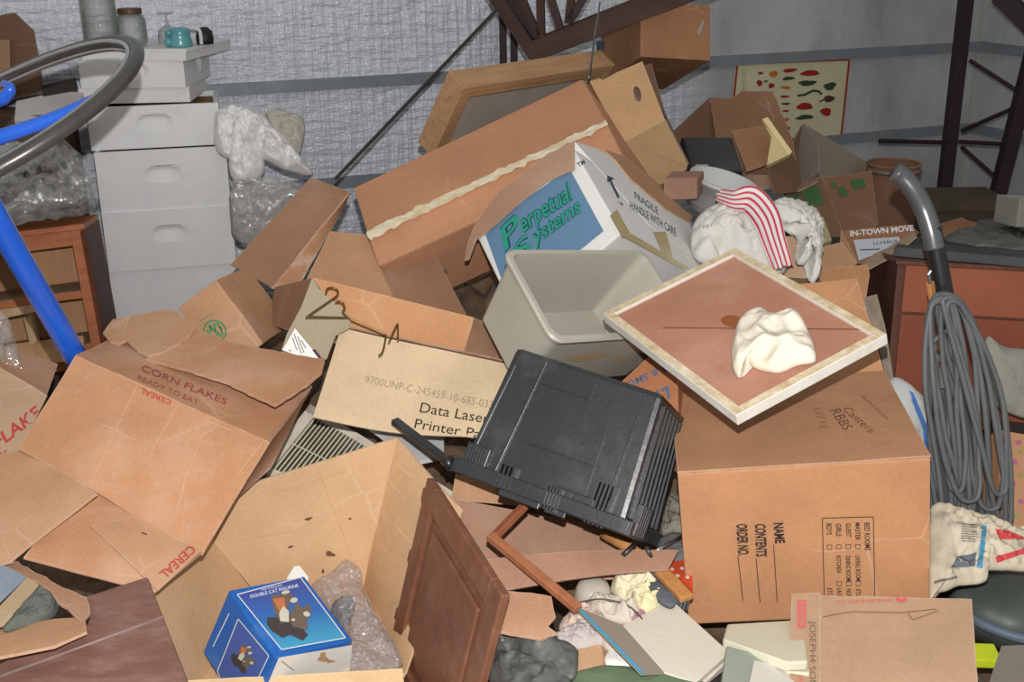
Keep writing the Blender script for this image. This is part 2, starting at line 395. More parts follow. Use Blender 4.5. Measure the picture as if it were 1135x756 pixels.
# ================================================================== the setting
WD = np.array([math.sin(math.radians(69)), math.cos(math.radians(69)), 0]); WN = np.array([WD[1], -WD[0], 0]); W0 = np.array([0, 5.9, 0])
WALL = Plane(W0, W0 + WD, W0 + np.array([0, 0, 1.])); CORNER = WALL(1076, 140); CORNER[2] = 0
sC = float((CORNER - W0) @ WD)
def wallmat(nm, edge):
    m = bpy.data.materials.new(nm); m.use_nodes = True; nt = m.node_tree; N = nt.nodes; L = nt.links; b = N['Principled BSDF']
    tc = N.new('ShaderNodeTexCoord')
    def nz(sc, st, det=5, ro=.6):
        mp = N.new('ShaderNodeMapping'); mp.inputs['Scale'].default_value = st; L.new(tc.outputs['Object'], mp.inputs[0])
        n = N.new('ShaderNodeTexNoise'); n.inputs['Scale'].default_value = sc; n.inputs['Detail'].default_value = det; n.inputs['Roughness'].default_value = ro; L.new(mp.outputs[0], n.inputs['Vector']); return n.outputs['Fac']
    def math_(op, a, c, d=None):
        x = N.new('ShaderNodeMath'); x.operation = op
        for i, v in enumerate((a, c, d)):
            if v is None: continue
            if isinstance(v, (int, float)): x.inputs[i].default_value = v
            else: L.new(v, x.inputs[i])
        return x.outputs[0]
    sep = N.new('ShaderNodeSeparateXYZ'); L.new(tc.outputs['Object'], sep.inputs[0])
    foil = math_('SMOOTH_MIN', math_('MAXIMUM', math_('MULTIPLY_ADD', sep.outputs[0], -3.0, 3.0 * edge + .5), 0.0), 1.0, .1)   # foil facing on the left rolls, plain vinyl to the right
    hor = nz(5.5, (1, 1, 4.2), 4, .55); ver = nz(5, (5, 1, .6), 4, .55); fine = nz(30, (1, 1, 1.4), 3)
    h = math_('ADD', math_('MULTIPLY', hor, 1.0), math_('ADD', math_('MULTIPLY', ver, .9), math_('MULTIPLY', fine, .16)))
    bp = N.new('ShaderNodeBump'); bp.inputs['Distance'].default_value = .05; L.new(h, bp.inputs['Height']); L.new(math_('MULTIPLY_ADD', foil, .50, .10), bp.inputs['Strength'])
    L.new(bp.outputs[0], b.inputs['Normal'])
    r = N.new('ShaderNodeValToRGB'); r.color_ramp.elements[0].position = .3; r.color_ramp.elements[1].position = .62; r.color_ramp.elements[0].color = lin((148, 150, 150)); r.color_ramp.elements[1].color = lin((180, 182, 186)); L.new(nz(1.6, (1, 1, .6)), r.inputs[0])
    st = N.new('ShaderNodeValToRGB'); st.color_ramp.elements[0].position = .56; st.color_ramp.elements[1].position = .82; L.new(nz(2.2, (1.6, 1, 1.0), 8, .7), st.inputs[0])
    mx = N.new('ShaderNodeMix'); mx.data_type = 'RGBA'; L.new(math_('MULTIPLY', st.outputs[0], .75), mx.inputs[0]); L.new(r.outputs[0], mx.inputs[6]); mx.inputs[7].default_value = lin((112, 108, 92))
    m4 = N.new('ShaderNodeMix'); m4.data_type = 'RGBA'; L.new(foil, m4.inputs[0]); L.new(mx.outputs[2], m4.inputs[6]); m4.inputs[7].default_value = lin((206, 210, 220)); L.new(m4.outputs[2], b.inputs['Base Color']); L.new(math_('MULTIPLY_ADD', foil, -.36, .62), b.inputs['Roughness']); L.new(math_('MULTIPLY', foil, .0), b.inputs['Metallic'])
    L.new(math_('MULTIPLY_ADD', foil, .75, .25), b.inputs['Specular IOR Level'])
    return m
sF = 6.6 + float((WALL(770, 60) - CORNER) @ WD); wm = wallmat('foil_and_vinyl_insulation', sF); wm2 = wallmat('vinyl_insulation', -9.)
def wallslab(name, p, d, n, length, h=3.2, th=.1):
    o = mesh(name, *(lambda b: (b.V, b.F))(MB().obox((0, 0, 0), (length, 0, 0), (0, -th, 0), (0, 0, h))), wm if name == 'wall_back' else wm2, None, loc=(0, 0, 0))
    o.matrix_world = Matrix(((d[0], n[0], 0, p[0]), (d[1], n[1], 0, p[1]), (d[2], n[2], 1, p[2]), (0, 0, 0, 1)))
    return tag(o, kind='structure')
wallslab('wall_back', CORNER - WD * 6.6, WD, WN, 6.6)
RD = WN.copy(); RN = -WD
wallslab('wall_right', CORNER, RD, RN, 4.5)
steel = nmat('galvanised_steel_strip', (142, 148, 154), (126, 132, 138), 8, (150, 150, 150), .2, .45, .03, 30, .35, .4)
def girt(name, a, b, w=.052):     # a strip along the wall
    mb = MB(); mb.obox(a - np.array([0, 0, w / 2]), b - a, WN * .03 if name[-1] in '12' else RN * .03, (0, 0, w)); return tag(mb.build(name, steel), kind='structure')
for i, ya in enumerate(((250, 99), (390, 196))):
    a = WALL(*ya); z = a[2] - (.02 if i else 0.0); a = CORNER - WD * 6.5 + np.array([0, 0, z]); girt('trim_%d' % (i + 1), a, CORNER + np.array([0, 0, z]))
    girt('trim_%d' % (i + 3), CORNER + np.array([0, 0, z]), CORNER + RD * 4.4 + np.array([0, 0, z]))
mb = MB(); mb.obox(CORNER + WN * .0 - WD * .03, WD * .03, WN * .02, (0, 0, 3.2)); tag(mb.build('trim_5', plain('seam_tape', (168, 166, 160))), kind='structure')
fl = mesh('floor', [(-4.6, .2, 0), (5.2, .2, 0), (5.2, 8, 0), (-4.6, 8, 0), (-4.6, .2, -.1), (5.2, .2, -.1), (5.2, 8, -.1), (-4.6, 8, -.1)], [(0, 1, 2, 3), (4, 5, 6, 7), (0, 1, 5, 4), (1, 2, 6, 5), (2, 3, 7, 6), (3, 0, 4, 7)], nmat('concrete', (120, 114, 106), (92, 88, 82), 3, (140, 130, 120), .3, .9, .1, 30))
tag(fl, kind='structure')

# ---- rubbish packed under the pile (stuff)
def heap_z(x, y):
    prof = [(1.4, 0), (1.75, .02), (2.1, .03), (2.5, .04), (2.95, .10), (3.2, .22), (3.7, .36), (4.2, .36), (4.8, .40), (5.4, .34), (5.8, .3)]
    z = float(np.interp(y, [p[0] for p in prof], [p[1] for p in prof]))
    z += .17 * max(0, 1 - ((x - .9) / .5) ** 2) * max(0, 1 - ((y - 3.55) / .55) ** 2)
    z *= float(np.interp(x, [-1.9, -1.2, -.6, 1.2, 1.6, 2.6], [.02 if y > 3 else .5, .12 if y > 3.4 else .35, 1, 1, .55, .45]))
    if -.9 < x < .1 and y < 2.78: z = .006
    if 1.15 < x < 2.2 and 3.3 < y < 4.2: z = .006
    if x < -.95 and y > 4.0: z = .004
    return z
nx, ny = 110, 100; V = []; F = []
for j in range(ny + 1):
    for i in range(nx + 1):
        x = -1.9 + 4.3 * i / nx; y = 1.5 + (3.4 + .22 * i / nx) * j / ny; z = heap_z(x, y)
        c = noise.voronoi(Vector((x * 7, y * 7, 0)))[1][0]; t = noise.cell(Vector((c.x * 3, c.y * 3, 1.)))
        z += ((.5 + z) if z > .03 else 0) * .10 * (ns((x, y, 0), 5) + .5 * t + .4 * ns((x, y, 1), 14)) * min(1, i / 4, (nx - i) / 4, j / 4)
        V.append((x, y, max(z, .004)))
for j in range(ny):
    for i in range(nx): a = j * (nx + 1) + i; F.append((a, a + 1, a + nx + 2, a + nx + 1))
heap = mesh('rubbish_heap', V, F, nmat('mixed_rubbish', (132, 104, 80), (66, 56, 50), 9, (120, 116, 110), .5, .95, .5, 22, dscale=7))
tag(heap, 'jumbled heap of scrap cardboard and paper under all the boxes', 'rubbish', kind='stuff')

# ---- steel: lattice column at the right, posts and truss in the middle, rods
rust = nmat('dark_rust_steel', (74, 50, 42), (50, 36, 34), 6, (110, 84, 66), .35, .7, .1, 40, .1, .3)
drk = nmat('dark_red_steel', (50, 30, 34), (38, 24, 28), 6, None, 0, .6, .05, 40, .1, .35)
c1a, c1b = A(1073, -10, 6.2), A(1044, 225, 6.25)
def vertical(pt, z0, z1): return np.array([pt[0], pt[1], z0]), np.array([pt[0], pt[1], z1])
col = thing('lattice_column', 'dark red steel lattice column standing at the right corner of the room', 'steel column', (A(1058, 110, 6.2)[0], 6.2, 0))
p = A(1058, 110, 6.2)
MB().beam(*vertical(p, 0, 3.1), .062, .062, (0, 1, 0)).build('post', drk, col)
q0, q1 = A(1104, 222, 5.9), A(1150, 40, 5.9); d = q1 - q0
MB().beam(q0 - d * .9, q1 + d * .8, .066, .066, (0, 1, 0)).build('post', drk, col)
for a, b in (((1075, 67), (1131, 103)), ((1066, 145), (1128, 118)), ((1063, 157), (1118, 160)), ((1066, 163), (1104, 197)), ((1050, 158), (975, 156))):
    MB().tube([A(*a, 6.15), A(*b, 5.93)], .011, 8).build('lacing_rod', drk, col)
MB().beam(A(1108, -6, 5.9), A(1150, 35, 5.8), .12, .08).build('brace', drk, col)
for k in (0, 1):
    pt = WALL(557.5 + 12 * k, 40, .09)
    o = MB().beam(*vertical(pt, 0, 3.1), .036, .06, (0, 1, 0)).build('steel_post', drk)
    tag(o, ['left one of two thin dark steel posts on the wall above the wooden frame', 'right one of two thin dark steel posts on the wall above the wooden frame'][k], 'steel post', 'pair of thin wall posts')
tr = thing('steel_truss', 'rusty brown steel truss hanging down over the wooden frame', 'truss', A(600, 45, 4.7))
TP = AP((545, -8, 4.75), (594, 58, 4.7), (760, 2, 4.6))
def tbeam(nm, a, b, w, h, off=0): return MB().beam(TP(*a, off), TP(*b, off), w, h, TP.n).build(nm, rust, tr)
tbeam('bottom_chord', (589, 58), (860, -46), .075, .05); tbeam('bottom_chord', (596, 47), (860, -58), .04, .05, -.12)
tbeam('end_chord', (543, -14), (594, 62), .05, .06); tbeam('end_chord', (560, -14), (600, 56), .035, .05, -.1)
for a, b in (((599, -10), (600, 42)), ((608, -10), (621, 32)), ((634, -10), (630, 26)), ((652, -12), (632, 22)), ((575, -10), (596, 40))): tbeam('web_bar', a, b, .03, .03, -.04)
cb = MB().tube([A(549, 12, 5.2), A(372, 198, 4.4)], .007, 8).build('brace_cable', plain('cable_grey', (70, 66, 64), .5, .3, .4)); tag(cb, 'dark thin steel cable running diagonally down across the foil wall', 'cable')
hw = MB().tube([A(665, 2, 4.45), A(663, 16, 4.45), A(659, 40, 4.4), A(655, 72, 4.2), A(653, 86, 3.95)], .004, 6).build('hanging_wire', plain('wire_grey', (110, 112, 112), .4, .4, .6)); tag(hw, 'thin grey wire hanging from the truss onto the wooden frame', 'wire')

# ---- pepper poster on the wall
PQ = [WALL(x, y, .014) for x, y in ((816, 69), (943, 64), (934, 152), (806, 160))]
po = slab('pepper_poster', PQ, .004, nmat('poster_paper', (205, 200, 168), (190, 184, 150), 4, None, 0, .7, .02, 20)); tag(po, 'cream poster with rows of peppers and a red border on the wall', 'poster')
PP = Plane(*PQ[:3]); pr = Print(PP, .003); pr.frame([(817.5, 71), (941.5, 66), (932.5, 151), (808, 158)], 2.2); pr.build('red_border', ink('poster_red', (150, 44, 36)), po, 'red printed border')
reds = [(843, 81, 3, 1.6, 0), (842, 92, 3.5, 3, 1.2), (855, 95, 3.4, 2.8, -.3), (875.5, 78, 8, 2.2, -.1), (898, 81, 10.5, 3.2, -.05), (892, 118, 9, 4, -.05), (915.5, 124, 6, 4.6, .1), (870, 107, 5, 1.4, 0), (871, 123, 4, 1.2, 0), (872, 142, 4, 1.6, 0)]
for r in reds: Print(PP, .003).blob(r[:2], r[2], r[3], r[4], 14, .10).build('printed_pepper', ink('pepper_red', (150, 34, 34)), po, 'printed red pepper')
for r in ((874, 87, 7, 2, -.1), (895, 92, 10, 3, -.05), (920, 95.5, 7, 4.2, -.3), (892, 130, 10, 2.6, -.1), (871, 115, 5, 1.3, 0), (849, 90, 2.5, 1, 0)): Print(PP, .003).blob(r[:2], r[2], r[3], r[4], 14, .12).build('printed_pepper', ink('pepper_green', (50, 70, 46)), po, 'printed green pepper')
pr = Print(PP, .003)
for a, b in (((884, 106), (893, 105)), ((892, 105), (902, 100)), ((901, 100.5), (907, 101)), ((906.5, 100.5), (911, 104.5))): pr.line(a, b, 2.6)
pr.build('printed_pepper', ink('pepper_green', (50, 70, 46)), po, 'long printed green pepper')
for r in ((857.5, 82, 4.8, 3.6, -.2), (871, 97, 6, 1.6, .1), (871, 132.5, 4, 1.8, 0)): Print(PP, .003).blob(r[:2], r[2], r[3], r[4], 14, .1).build('printed_pepper', ink('pepper_orange', (186, 106, 40)), po, 'printed orange pepper')
pr = Print(PP, .003); pr.blob((919, 109.5), 6, 3.8, -.1, 14, .1); pr.line((908, 113), (914, 110), 1.6); pr.build('printed_pepper', ink('pepper_brown', (84, 46, 36)), po, 'printed dark brown pepper')
pr = Print(PP, .003)
for y in range(78, 106, 3): pr.line((822, y), (827, y - .3), .7)
pr.build('caption_lines', ink('grey', (130, 128, 110)), po)

# ================================================================== left side
white = nmat('white_hive_paint', (226, 226, 226), (214, 214, 216), 5, (176, 166, 146), .28, .6, .05, 25, 0, .3, dscale=6)
def hive_box(z, h, l, r, dep, label, scoop=True, w=None, yaw=None):
    """bee-hive box: outer corners of its bottom front edge in the photograph"""
    a, b = H(*l, z), H(*r, z); w = w or np.linalg.norm(b - a); dx = (b - a) / np.linalg.norm(b - a)
    if yaw is not None: dx = np.array([math.cos(math.radians(yaw)), math.sin(math.radians(yaw)), 0])
    b = b if yaw is not None else a + dx * w; dy = np.array([-dx[1], dx[0], 0])
    o = thing('hive_box', label, 'hive box', tuple(b - dx * w / 2 + dy * dep / 2), (np.array([dx[0], dy[0], 0]), np.array([dx[1], dy[1], 0]), np.array([0, 0, 1.])), 'stacked white hive boxes')
    def side(c, ex, wid):      # one board with a scooped hand hold
        nx_, nz_ = 36, 24; V = []; F = []
        ey = np.array([ex[1], -ex[0], 0]); ex = np.array(ex, float)
        for j in range(nz_ + 1):
            for i in range(nx_ + 1):
                u = (i / nx_ - .5) * wid; v = j / nz_ * h; s = 0
                if scoop:
                    qx = u / .062; qv = (v - h * .60) / .026; rr = qx * qx + qv * qv
                    r4 = abs(qx) ** 3 + abs(qv * .8) ** 2.5
                    if r4 < 1: s = .017 * (1 - r4) ** .5 * (.45 + .55 * min(1, max(0, (qv + .9) / 1.4))) 
                V.append(np.array(c) + ex * u + np.array([0, 0, v]) - ey * s)
        for j in range(nz_):
            for i in range(nx_): k = j * (nx_ + 1) + i; F.append((k, k + 1, k + nx_ + 2, k + nx_ + 1))
        return V, F, ey
    mbx = MB()
    for c, ex, wid in (((0, -dep / 2, 0), (1, 0), w), ((w / 2, 0, 0), (0, 1), dep), ((0, dep / 2, 0), (-1, 0), w), ((-w / 2, 0, 0), (0, -1), dep)):
        V, F, ey = side(c, (ex[0], ex[1], 0), wid); mbx.add(V, F)
    t = .019; W2, D2 = w / 2, dep / 2
    V = [(-W2, -D2), (W2, -D2), (W2, D2), (-W2, D2), (-W2 + t, -D2 + t), (W2 - t, -D2 + t), (W2 - t, D2 - t), (-W2 + t, D2 - t)]
    for zz in (0, h): mbx.add([(x, y, zz) for x, y in V], [(0, 1, 5, 4), (1, 2, 6, 5), (2, 3, 7, 6), (3, 0, 4, 7)])
    mbx.add([(x, y, zz) for zz in (0, h) for x, y in V[4:]], [(0, 1, 5, 4), (1, 2, 6, 5), (2, 3, 7, 6), (3, 0, 4, 7)])
    ob = mbx.build('body', white, o, local=True)
    lbox('frames', (w - .05, dep - .05, h * .85), wood('hive_frame', (150, 112, 74), (120, 88, 58)), o, (0, 0, .004), 0)
    return o, dx, dy
zs = [(.0, .14, (127, 395), (268, 372), False, 'white hive stand at the very bottom of the white stack, behind the cereal carton'),
      (.14, .244, (124, 372), (267, 352), False, 'scuffed grey-white hive box, lowest one showing in the white stack'),
      (.384, .244, (123, 308), (262, 292), True, 'white hive box beside the wooden cabinet top, second up of those showing'),
      (.628, .244, (111, 241), (256, 228), True, 'white hive box in the middle of the stack, level with the crumpled plastic film'),
      (.872, .168, (99, 170), (246, 160), True, 'shallower white hive box just below the turned upper boxes of the stack')]
for z, h, l, r, sc, lab in zs: hive_box(z, h, l, r, .413, lab, sc, .508, 13)
hive_box(1.04, .062, (80, 122), (211, 113), .38, 'thin white hive ring with no hand hold, crossed by the shadow of the wheel', False, .44, 4)
hive_box(1.102, .108, (88, 103), (206, 97), .42, 'small white hive box directly under the lid with a round hand hold on its side', True, .42, 0)
b = H(208, 67, 1.21); dx = np.array([math.cos(math.radians(-9)), math.sin(math.radians(-9)), 0]); a = b - dx * .44; dy = np.array([-dx[1], dx[0], 0])
lid = thing('hive_cover', 'flat weathered white lid on top of the hive box stack', 'lid', tuple((a + b) / 2 + dy * .2), (np.array([dx[0], dy[0], 0]), np.array([dx[1], dy[1], 0]), np.array([0, 0, 1.])))
lbox('top_board', (np.linalg.norm(b - a) + .01, .47, .012), white, lid, (0, .02, .033), .002)
lb = MB(); wl = np.linalg.norm(b - a)
for c, dd in (((0, -.205, .0165), (wl, .02, .033)), ((0, .245, .0165), (wl, .02, .033)), ((-wl / 2 + .01, .02, .0165), (.02, .43, .033)), ((wl / 2 - .01, .02, .0165), (.02, .43, .033))): lb.box(c, dd)
lb.build('rim_frame', white, lid, local=True)
ZT = 1.256
glass = glassy('jar_glass', (120, 130, 112), .02, .07, 0, 30, 1.0)
def on_lid(px, py): return H(px, py, ZT)
p = on_lid(114, 53); jar = thing('glass_jar', 'large clear glass jar at the left of the hive lid', 'jar', p)
MB().lathe([(.0, .004), (.055, .004), (.066, .012), (.069, .03), (.069, .20), (.064, .225), (.052, .24), (.052, .26), (.048, .26), (.048, .24), (.060, .222), (.064, .20), (.064, .03), (.058, .012), (0, .010)], p).build('body', glass, jar, smooth=True)
MB().lathe([(0, .255), (.055, .255), (.056, .262), (.056, .278), (.0, .282)], p).build('lid', nmat('lid_metal', (120, 110, 96), (90, 80, 70), 8, None, 0, .4, 0, 10, .7), jar)
p = on_lid(148, 51); jar = thing('glass_jar', 'small squat glass jar with a brown lid beside the large jar', 'jar', p)
MB().lathe([(.0, .004), (.050, .004), (.058, .012), (.060, .03), (.060, .10), (.053, .118), (.044, .124), (.044, .135), (.040, .135), (.040, .122), (.050, .114), (.055, .10), (.055, .03), (.05, .013), (0, .012)], p).build('body', glass, jar, smooth=True)
MB().lathe([(0, .126), (.047, .126), (.048, .131), (.048, .146), (.044, .149), (0, .150)], p).build('lid', nmat('lid_rust', (112, 82, 60), (80, 58, 44), 12, None, 0, .5, .1, 60, .4), jar)
p = on_lid(183, 50); gl = MB().lathe([(.040, .0), (.042, .02), (.036, .055), (.014, .072), (.005, .08), (.004, .092), (.014, .0935), (.004, .0955), (.004, .118), (.034, .1245), (.034, .1265), (0, .127)], p + np.array([-.004, .07, 0])).build('stem_glass', glass, smooth=True); tag(gl, 'stemmed glass standing upside down behind the blue figurine', 'glass')
teal = nmat('teal_glaze', (96, 164, 170), (70, 138, 150), 10, None, 0, .25, .05, 30, 0, .5, coat=.5)
p = on_lid(196, 52); mb = MB(); V = []; 
mb.lathe([(0, 0), (.046, 0), (.048, .01), (.042, .03), (.040, .05), (.043, .065), (.030, .074), (0, .076)], p + np.array([.012, .02, 0]), n=24)
mb.lathe([(0, -.020), (.012, -.016), (.019, -.006), (.020, .004), (.012, .016), (0, .020)], p + np.array([-.030, .0, .020]), n=16).lathe([(0, -.017), (.010, -.013), (.016, -.004), (.016, .004), (.010, .013), (0, .017)], p + np.array([-.028, .008, .055]), n=16)
bf = mb.build('ceramic_ornament', teal, smooth=True); tag(bf, 'small glossy turquoise ceramic ornament on the hive lid', 'ornament')
p = on_lid(221, 50); hd = thing('black_clamp', 'black object with a white angled handle at the right end of the hive lid', 'clamp', p)
MB().lathe([(0, 0), (.034, 0), (.036, .02), (.032, .05), (.016, .066), (0, .068)], p + np.array([.012, .05, 0]), n=20).build('body', plain('black_plain', (34, 34, 36), .5), hd, smooth=True)
MB().tube(spline([p + np.array(t) for t in ((-.045, 0, .066), (-.01, -.004, .066), (.008, -.004, .055), (.010, -.004, .004))], 5), .0075, 8).build('handle', plain('offwhite', (205, 205, 205), .5), hd)

# ---- low wooden cabinet
R, t, d = pose('cabinet'); cabw = wood('cabinet_orange', (176, 104, 62), (140, 78, 46), .15, .5, (3, 3, 12)); cabb = wood('cabinet_back', (186, 140, 100), (164, 120, 84), .2)
cab, d = posed('wooden_cabinet', 'low orange-brown wooden cabinet with open shelves beside the white hive stack', 'cabinet', 'cabinet')
w, dp, h = d; T = .02
lbox('top_board', (w, dp, T), cabw, cab, (0, 0, h - T), .002)
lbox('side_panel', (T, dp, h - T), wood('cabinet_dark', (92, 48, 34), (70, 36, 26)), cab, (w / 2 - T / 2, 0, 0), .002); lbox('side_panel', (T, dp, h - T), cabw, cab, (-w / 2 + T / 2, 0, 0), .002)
lbox('back_panel', (w, .008, h - T), cabb, cab, (0, dp / 2 - .1, 0), 0)
ST = .052
lbox('stile', (ST, .02, h - T), cabw, cab, (w / 2 - ST / 2, -dp / 2 + .01, 0), .002); lbox('stile', (ST, .02, h - T), cabw, cab, (-w / 2 + ST / 2, -dp / 2 + .01, 0), .002)
for zz, hh in ((h - .075, .055), (h - .27, .028), (h - .47, .03), (0, .04)): lbox('rail', (w - 2 * ST, .02, hh), cabw, cab, (0, -dp / 2 + .012, zz), .002)
for zz in (h - .255, h - .455): lbox('shelf', (w - 2 * T, dp - .12, .014), wood('shelf_grey', (150, 128, 106), (124, 104, 84), .4), cab, (0, -.05, zz), 0)
def cabp(x, y, z): return R @ np.array([x, y, z]) + t - R[:, 2] * h / 2
o = slab('wood_offcut', AP((0, 345, 3.98), (36, 338, 3.98), (20, 400, 3.95)).pts([(-12, 345), (40, 338), (43, 345), (8, 352), (-12, 356)]), .03, wood('pale_offcut', (190, 160, 124), (160, 130, 98))); tag(o, 'pale sawn wood strip lying across the front of the wooden cabinet', 'wood strip')
o = slab('wood_offcut', AP((20, 345, 4.0), (36, 340, 4.0), (40, 380, 4.0)).pts([(26, 352), (34, 350), (41, 380), (33, 382)]), .03, wood('pale_offcut', (190, 160, 124), (160, 130, 98))); tag(o, 'short upright pale wood strip inside the wooden cabinet', 'wood strip')
o = sheet('wood_board', [A(8, 382, 4.02), A(92, 372, 4.05), A(94, 398, 4.0), A(18, 408, 3.97)], wood('tan_board', (176, 138, 98), (150, 114, 78)), th=.02, bump=0); tag(o, 'tan plywood piece on the lower shelf of the wooden cabinet', 'board')

# ---- film on the cabinet, brown carton and pale things behind the wheel
film = glassy('clear_film', (232, 232, 232), .08, .24, .7, 26, 1.0)
m_ = mound('plastic_film', [(-30, 168), (30, 172), (62, 160), (92, 176), (106, 206), (109, 226), (96, 238), (40, 246), (-30, 252)], AP((0, 245, 4.05), (105, 230, 4.15), (60, 170, 4.35)), .10, film, folds=.75, fs=20, rings=26); tag(m_, 'crumpled clear plastic film heaped on top of the wooden cabinet', 'plastic film')
m_ = mound('bundle', [(-30, 176), (20, 178), (56, 168), (84, 186), (94, 214), (84, 228), (30, 236), (-30, 240)], AP((0, 245, 4.16), (105, 230, 4.24), (60, 170, 4.45)), .06, nmat('dark_bundle', (78, 74, 62), (44, 42, 36), 9, (130, 128, 120), .3, .7, .3, 20), folds=.5, fs=14); tag(m_, 'dark bundle wrapped inside the plastic film on the cabinet', 'bundle')
o, d = thing('brown_carton', 'dark brown carton standing at the far left behind the wheel', 'carton', A(10, 112, 4.75)), None
bc = card('dark', (86, 58, 42), .2)
prism('body', [A(-60, 30, 4.7), A(17, 14, 4.7), A(38, 34, 4.72), A(50, 102, 4.72), A(10, 112, 4.7), A(-60, 120, 4.7)], [A(-60, 30, 4.95), A(14, 14, 5.0), A(34, 34, 5.0), A(44, 100, 5.0), A(10, 110, 5.0), A(-60, 118, 4.95)], bc, o, .003)
slab('front_flap', AP((-40, 45, 4.68), (9, 45, 4.68), (9, 110, 4.68)).pts([(-50, 46), (10, 44), (12, 108), (-50, 115)]), .004, card('midbrown', (146, 106, 78), .2), o)
o = slab('white_board', AP((30, 100, 4.66), (90, 98, 4.70), (30, 128, 4.52)).pts([(18, 112), (70, 101), (92, 103), (88, 126), (40, 135), (16, 134)]), .03, nmat('pale_board', (190, 188, 186), (170, 168, 166), 6)); tag(o, 'pale flat board between the brown carton and the hive boxes', 'board')
o = slab('dark_board', AP((44, 92, 4.55), (85, 86, 4.6), (44, 106, 4.55)).pts([(46, 96), (84, 87), (87, 100), (48, 107)]), .03, plain('near_black', (40, 34, 32))); tag(o, 'dark strip lying behind the wheel between carton and hive boxes', 'board')
# support column of crates below the far-left things
o = thing('storage_crate', 'tall dark crate at the left edge behind the cabinet', 'crate', (-2.17, 4.64, 0)); lbox('body', (.86, .24, A(10, 116, 4.75)[2] - .01), wood('crate', (98, 76, 56), (70, 54, 40)), o, (0, 0, 0), .004)

# ---- blue bicycle at the left edge
blue = nmat('blue_enamel', (28, 92, 200), (22, 80, 186), 6, (200, 215, 230), .12, .25, 0, 20, 0, .5, coat=.6)
bik = thing('bicycle', 'blue bicycle at the left edge, its grey wheel tilted in front of the hive boxes', 'bicycle', A(20, 330, 2.6))
ctr = A(-12, 138, 2.55); ax1 = A(143, 80, 2.50) - ctr; rad = np.linalg.norm(ax1); ax1 /= rad
ax2 = A(5, 93, 2.83) - ctr; ax2 -= ax1 * (ax2 @ ax1); ax2 /= np.linalg.norm(ax2); axn = np.cross(ax1, ax2)
N_ = 96; ringp = [ctr + (ax1 * math.cos(2 * math.pi * k / N_) + ax2 * math.sin(2 * math.pi * k / N_)) * rad for k in range(N_)]
MB().tube(ringp, .0155, 14, True).build('tyre', nmat('tyre_grey', (66, 64, 62), (48, 46, 44), 8, (130, 126, 120), .3, .32, .05, 60, 0, .6), bik, smooth=True)
mb = MB(); 
for s in (-1, 1): mb.tube([ctr + (p - ctr) * (1 - .016 / rad) + axn * .010 * s for p in ringp], .006, 8, True)
mb.build('rim', plain('chrome', (190, 190, 190), .15, .6, .95), bik, smooth=True)
MB().lathe([(.018, -.04), (.022, -.036), (.014, -.03), (.014, .03), (.022, .036), (.018, .04)], ctr, axn, 20).build('hub', plain('chrome', (190, 190, 190), .15, .6, .95), bik, smooth=True)
mb = MB(); P = [A(-60, 168, 2.50), A(0, 152, 2.50), A(60, 131, 2.52), A(110, 108, 2.53), A(140, 92, 2.54)]; mb.tube(spline(P, 6), list(np.linspace(.019, .010, 25)), 12); mb.build('fork_blade', blue, bik, smooth=True)
mb = MB(); P = [A(-50, 118, 2.68), A(-6, 112, 2.68), A(8, 105, 2.68), A(11, 97, 2.68), A(4, 93, 2.7)]; mb.tube(spline(P, 6), list(np.linspace(.02, .008, 25)), 12); mb.build('fork_blade', blue, bik, smooth=True)
mb = MB(); mb.tube([A(-40, 178, 2.52), A(0, 250, 2.58), A(75, 380, 2.72), A(98, 420, 2.77)], .0285, 18); mb.build('frame_tube', blue, bik, smooth=True)
# clear film at the left edge
m_ = mound('plastic_film', [(-20, 352), (6, 350), (16, 372), (22, 400), (24, 414), (-20, 410)], AP((0, 345, 3.0), (24, 414, 2.8), (-30, 412, 2.8)), .05, film, folds=.5, fs=18); tag(m_, 'small wad of clear plastic film at the left edge under the blue tube', 'plastic film')
# ---- white plastic sacks between hives and the long carton
sackw = nmat('white_sack', (236, 236, 236), (220, 218, 214), 7, (176, 160, 132), .25, .4, .25, 18, 0, .5)
SP = AP((255, 200, 4.6), (345, 200, 4.6), (300, 90, 4.85))
for pix, hh, lab, mt, sd in (([(238, 128), (262, 118), (286, 122), (306, 142), (336, 176), (348, 196), (318, 190), (288, 176), (262, 178), (240, 168)], .07, 'crumpled white plastic sack folded over behind the hive stack', sackw, 3),
        ([(258, 158), (272, 152), (288, 164), (294, 186), (286, 200), (266, 204), (254, 190)], .08, 'smooth rounded white sack end just right of the hive stack', sackw, 9),
        ([(296, 124), (330, 126), (338, 142), (334, 166), (326, 176), (306, 150)], .03, 'grey-white padded sheet with a stained yellow edge behind the sacks', nmat('padded_sheet', (190, 188, 182), (168, 160, 140), 6, (150, 120, 80), .3, .6, .2, 20), 5)):
    tag(mound('plastic_sack', pix, SP, hh, mt, folds=1.0 if sd != 9 else .3, fs=11, seed=sd, rings=32), lab, 'sack')
tag(mound('plastic_film', [(262, 206), (300, 200), (340, 206), (344, 222), (300, 262), (270, 274), (260, 240)], AP((255, 270, 4.35), (330, 260, 4.3), (300, 190, 4.5)), .08, glassy('clear_film2', (236, 236, 236), .08, .30, .7, 24, 1.0), folds=.8, fs=20, seed=6, rings=24), 'clear plastic film bunched below the white sacks', 'plastic film')
tag(mound('plastic_sack', [(256, 212), (272, 204), (310, 206), (330, 214), (300, 250), (276, 270), (258, 262)], AP((255, 272, 4.45), (330, 262, 4.4), (300, 190, 4.6)), .04, nmat('grey_sack', (170, 168, 160), (130, 126, 116), 8, (150, 130, 100), .3, .6, .2, 20), folds=.5, fs=15, seed=16), 'greyish sack under the clear film to the right of the hive stack', 'sack')
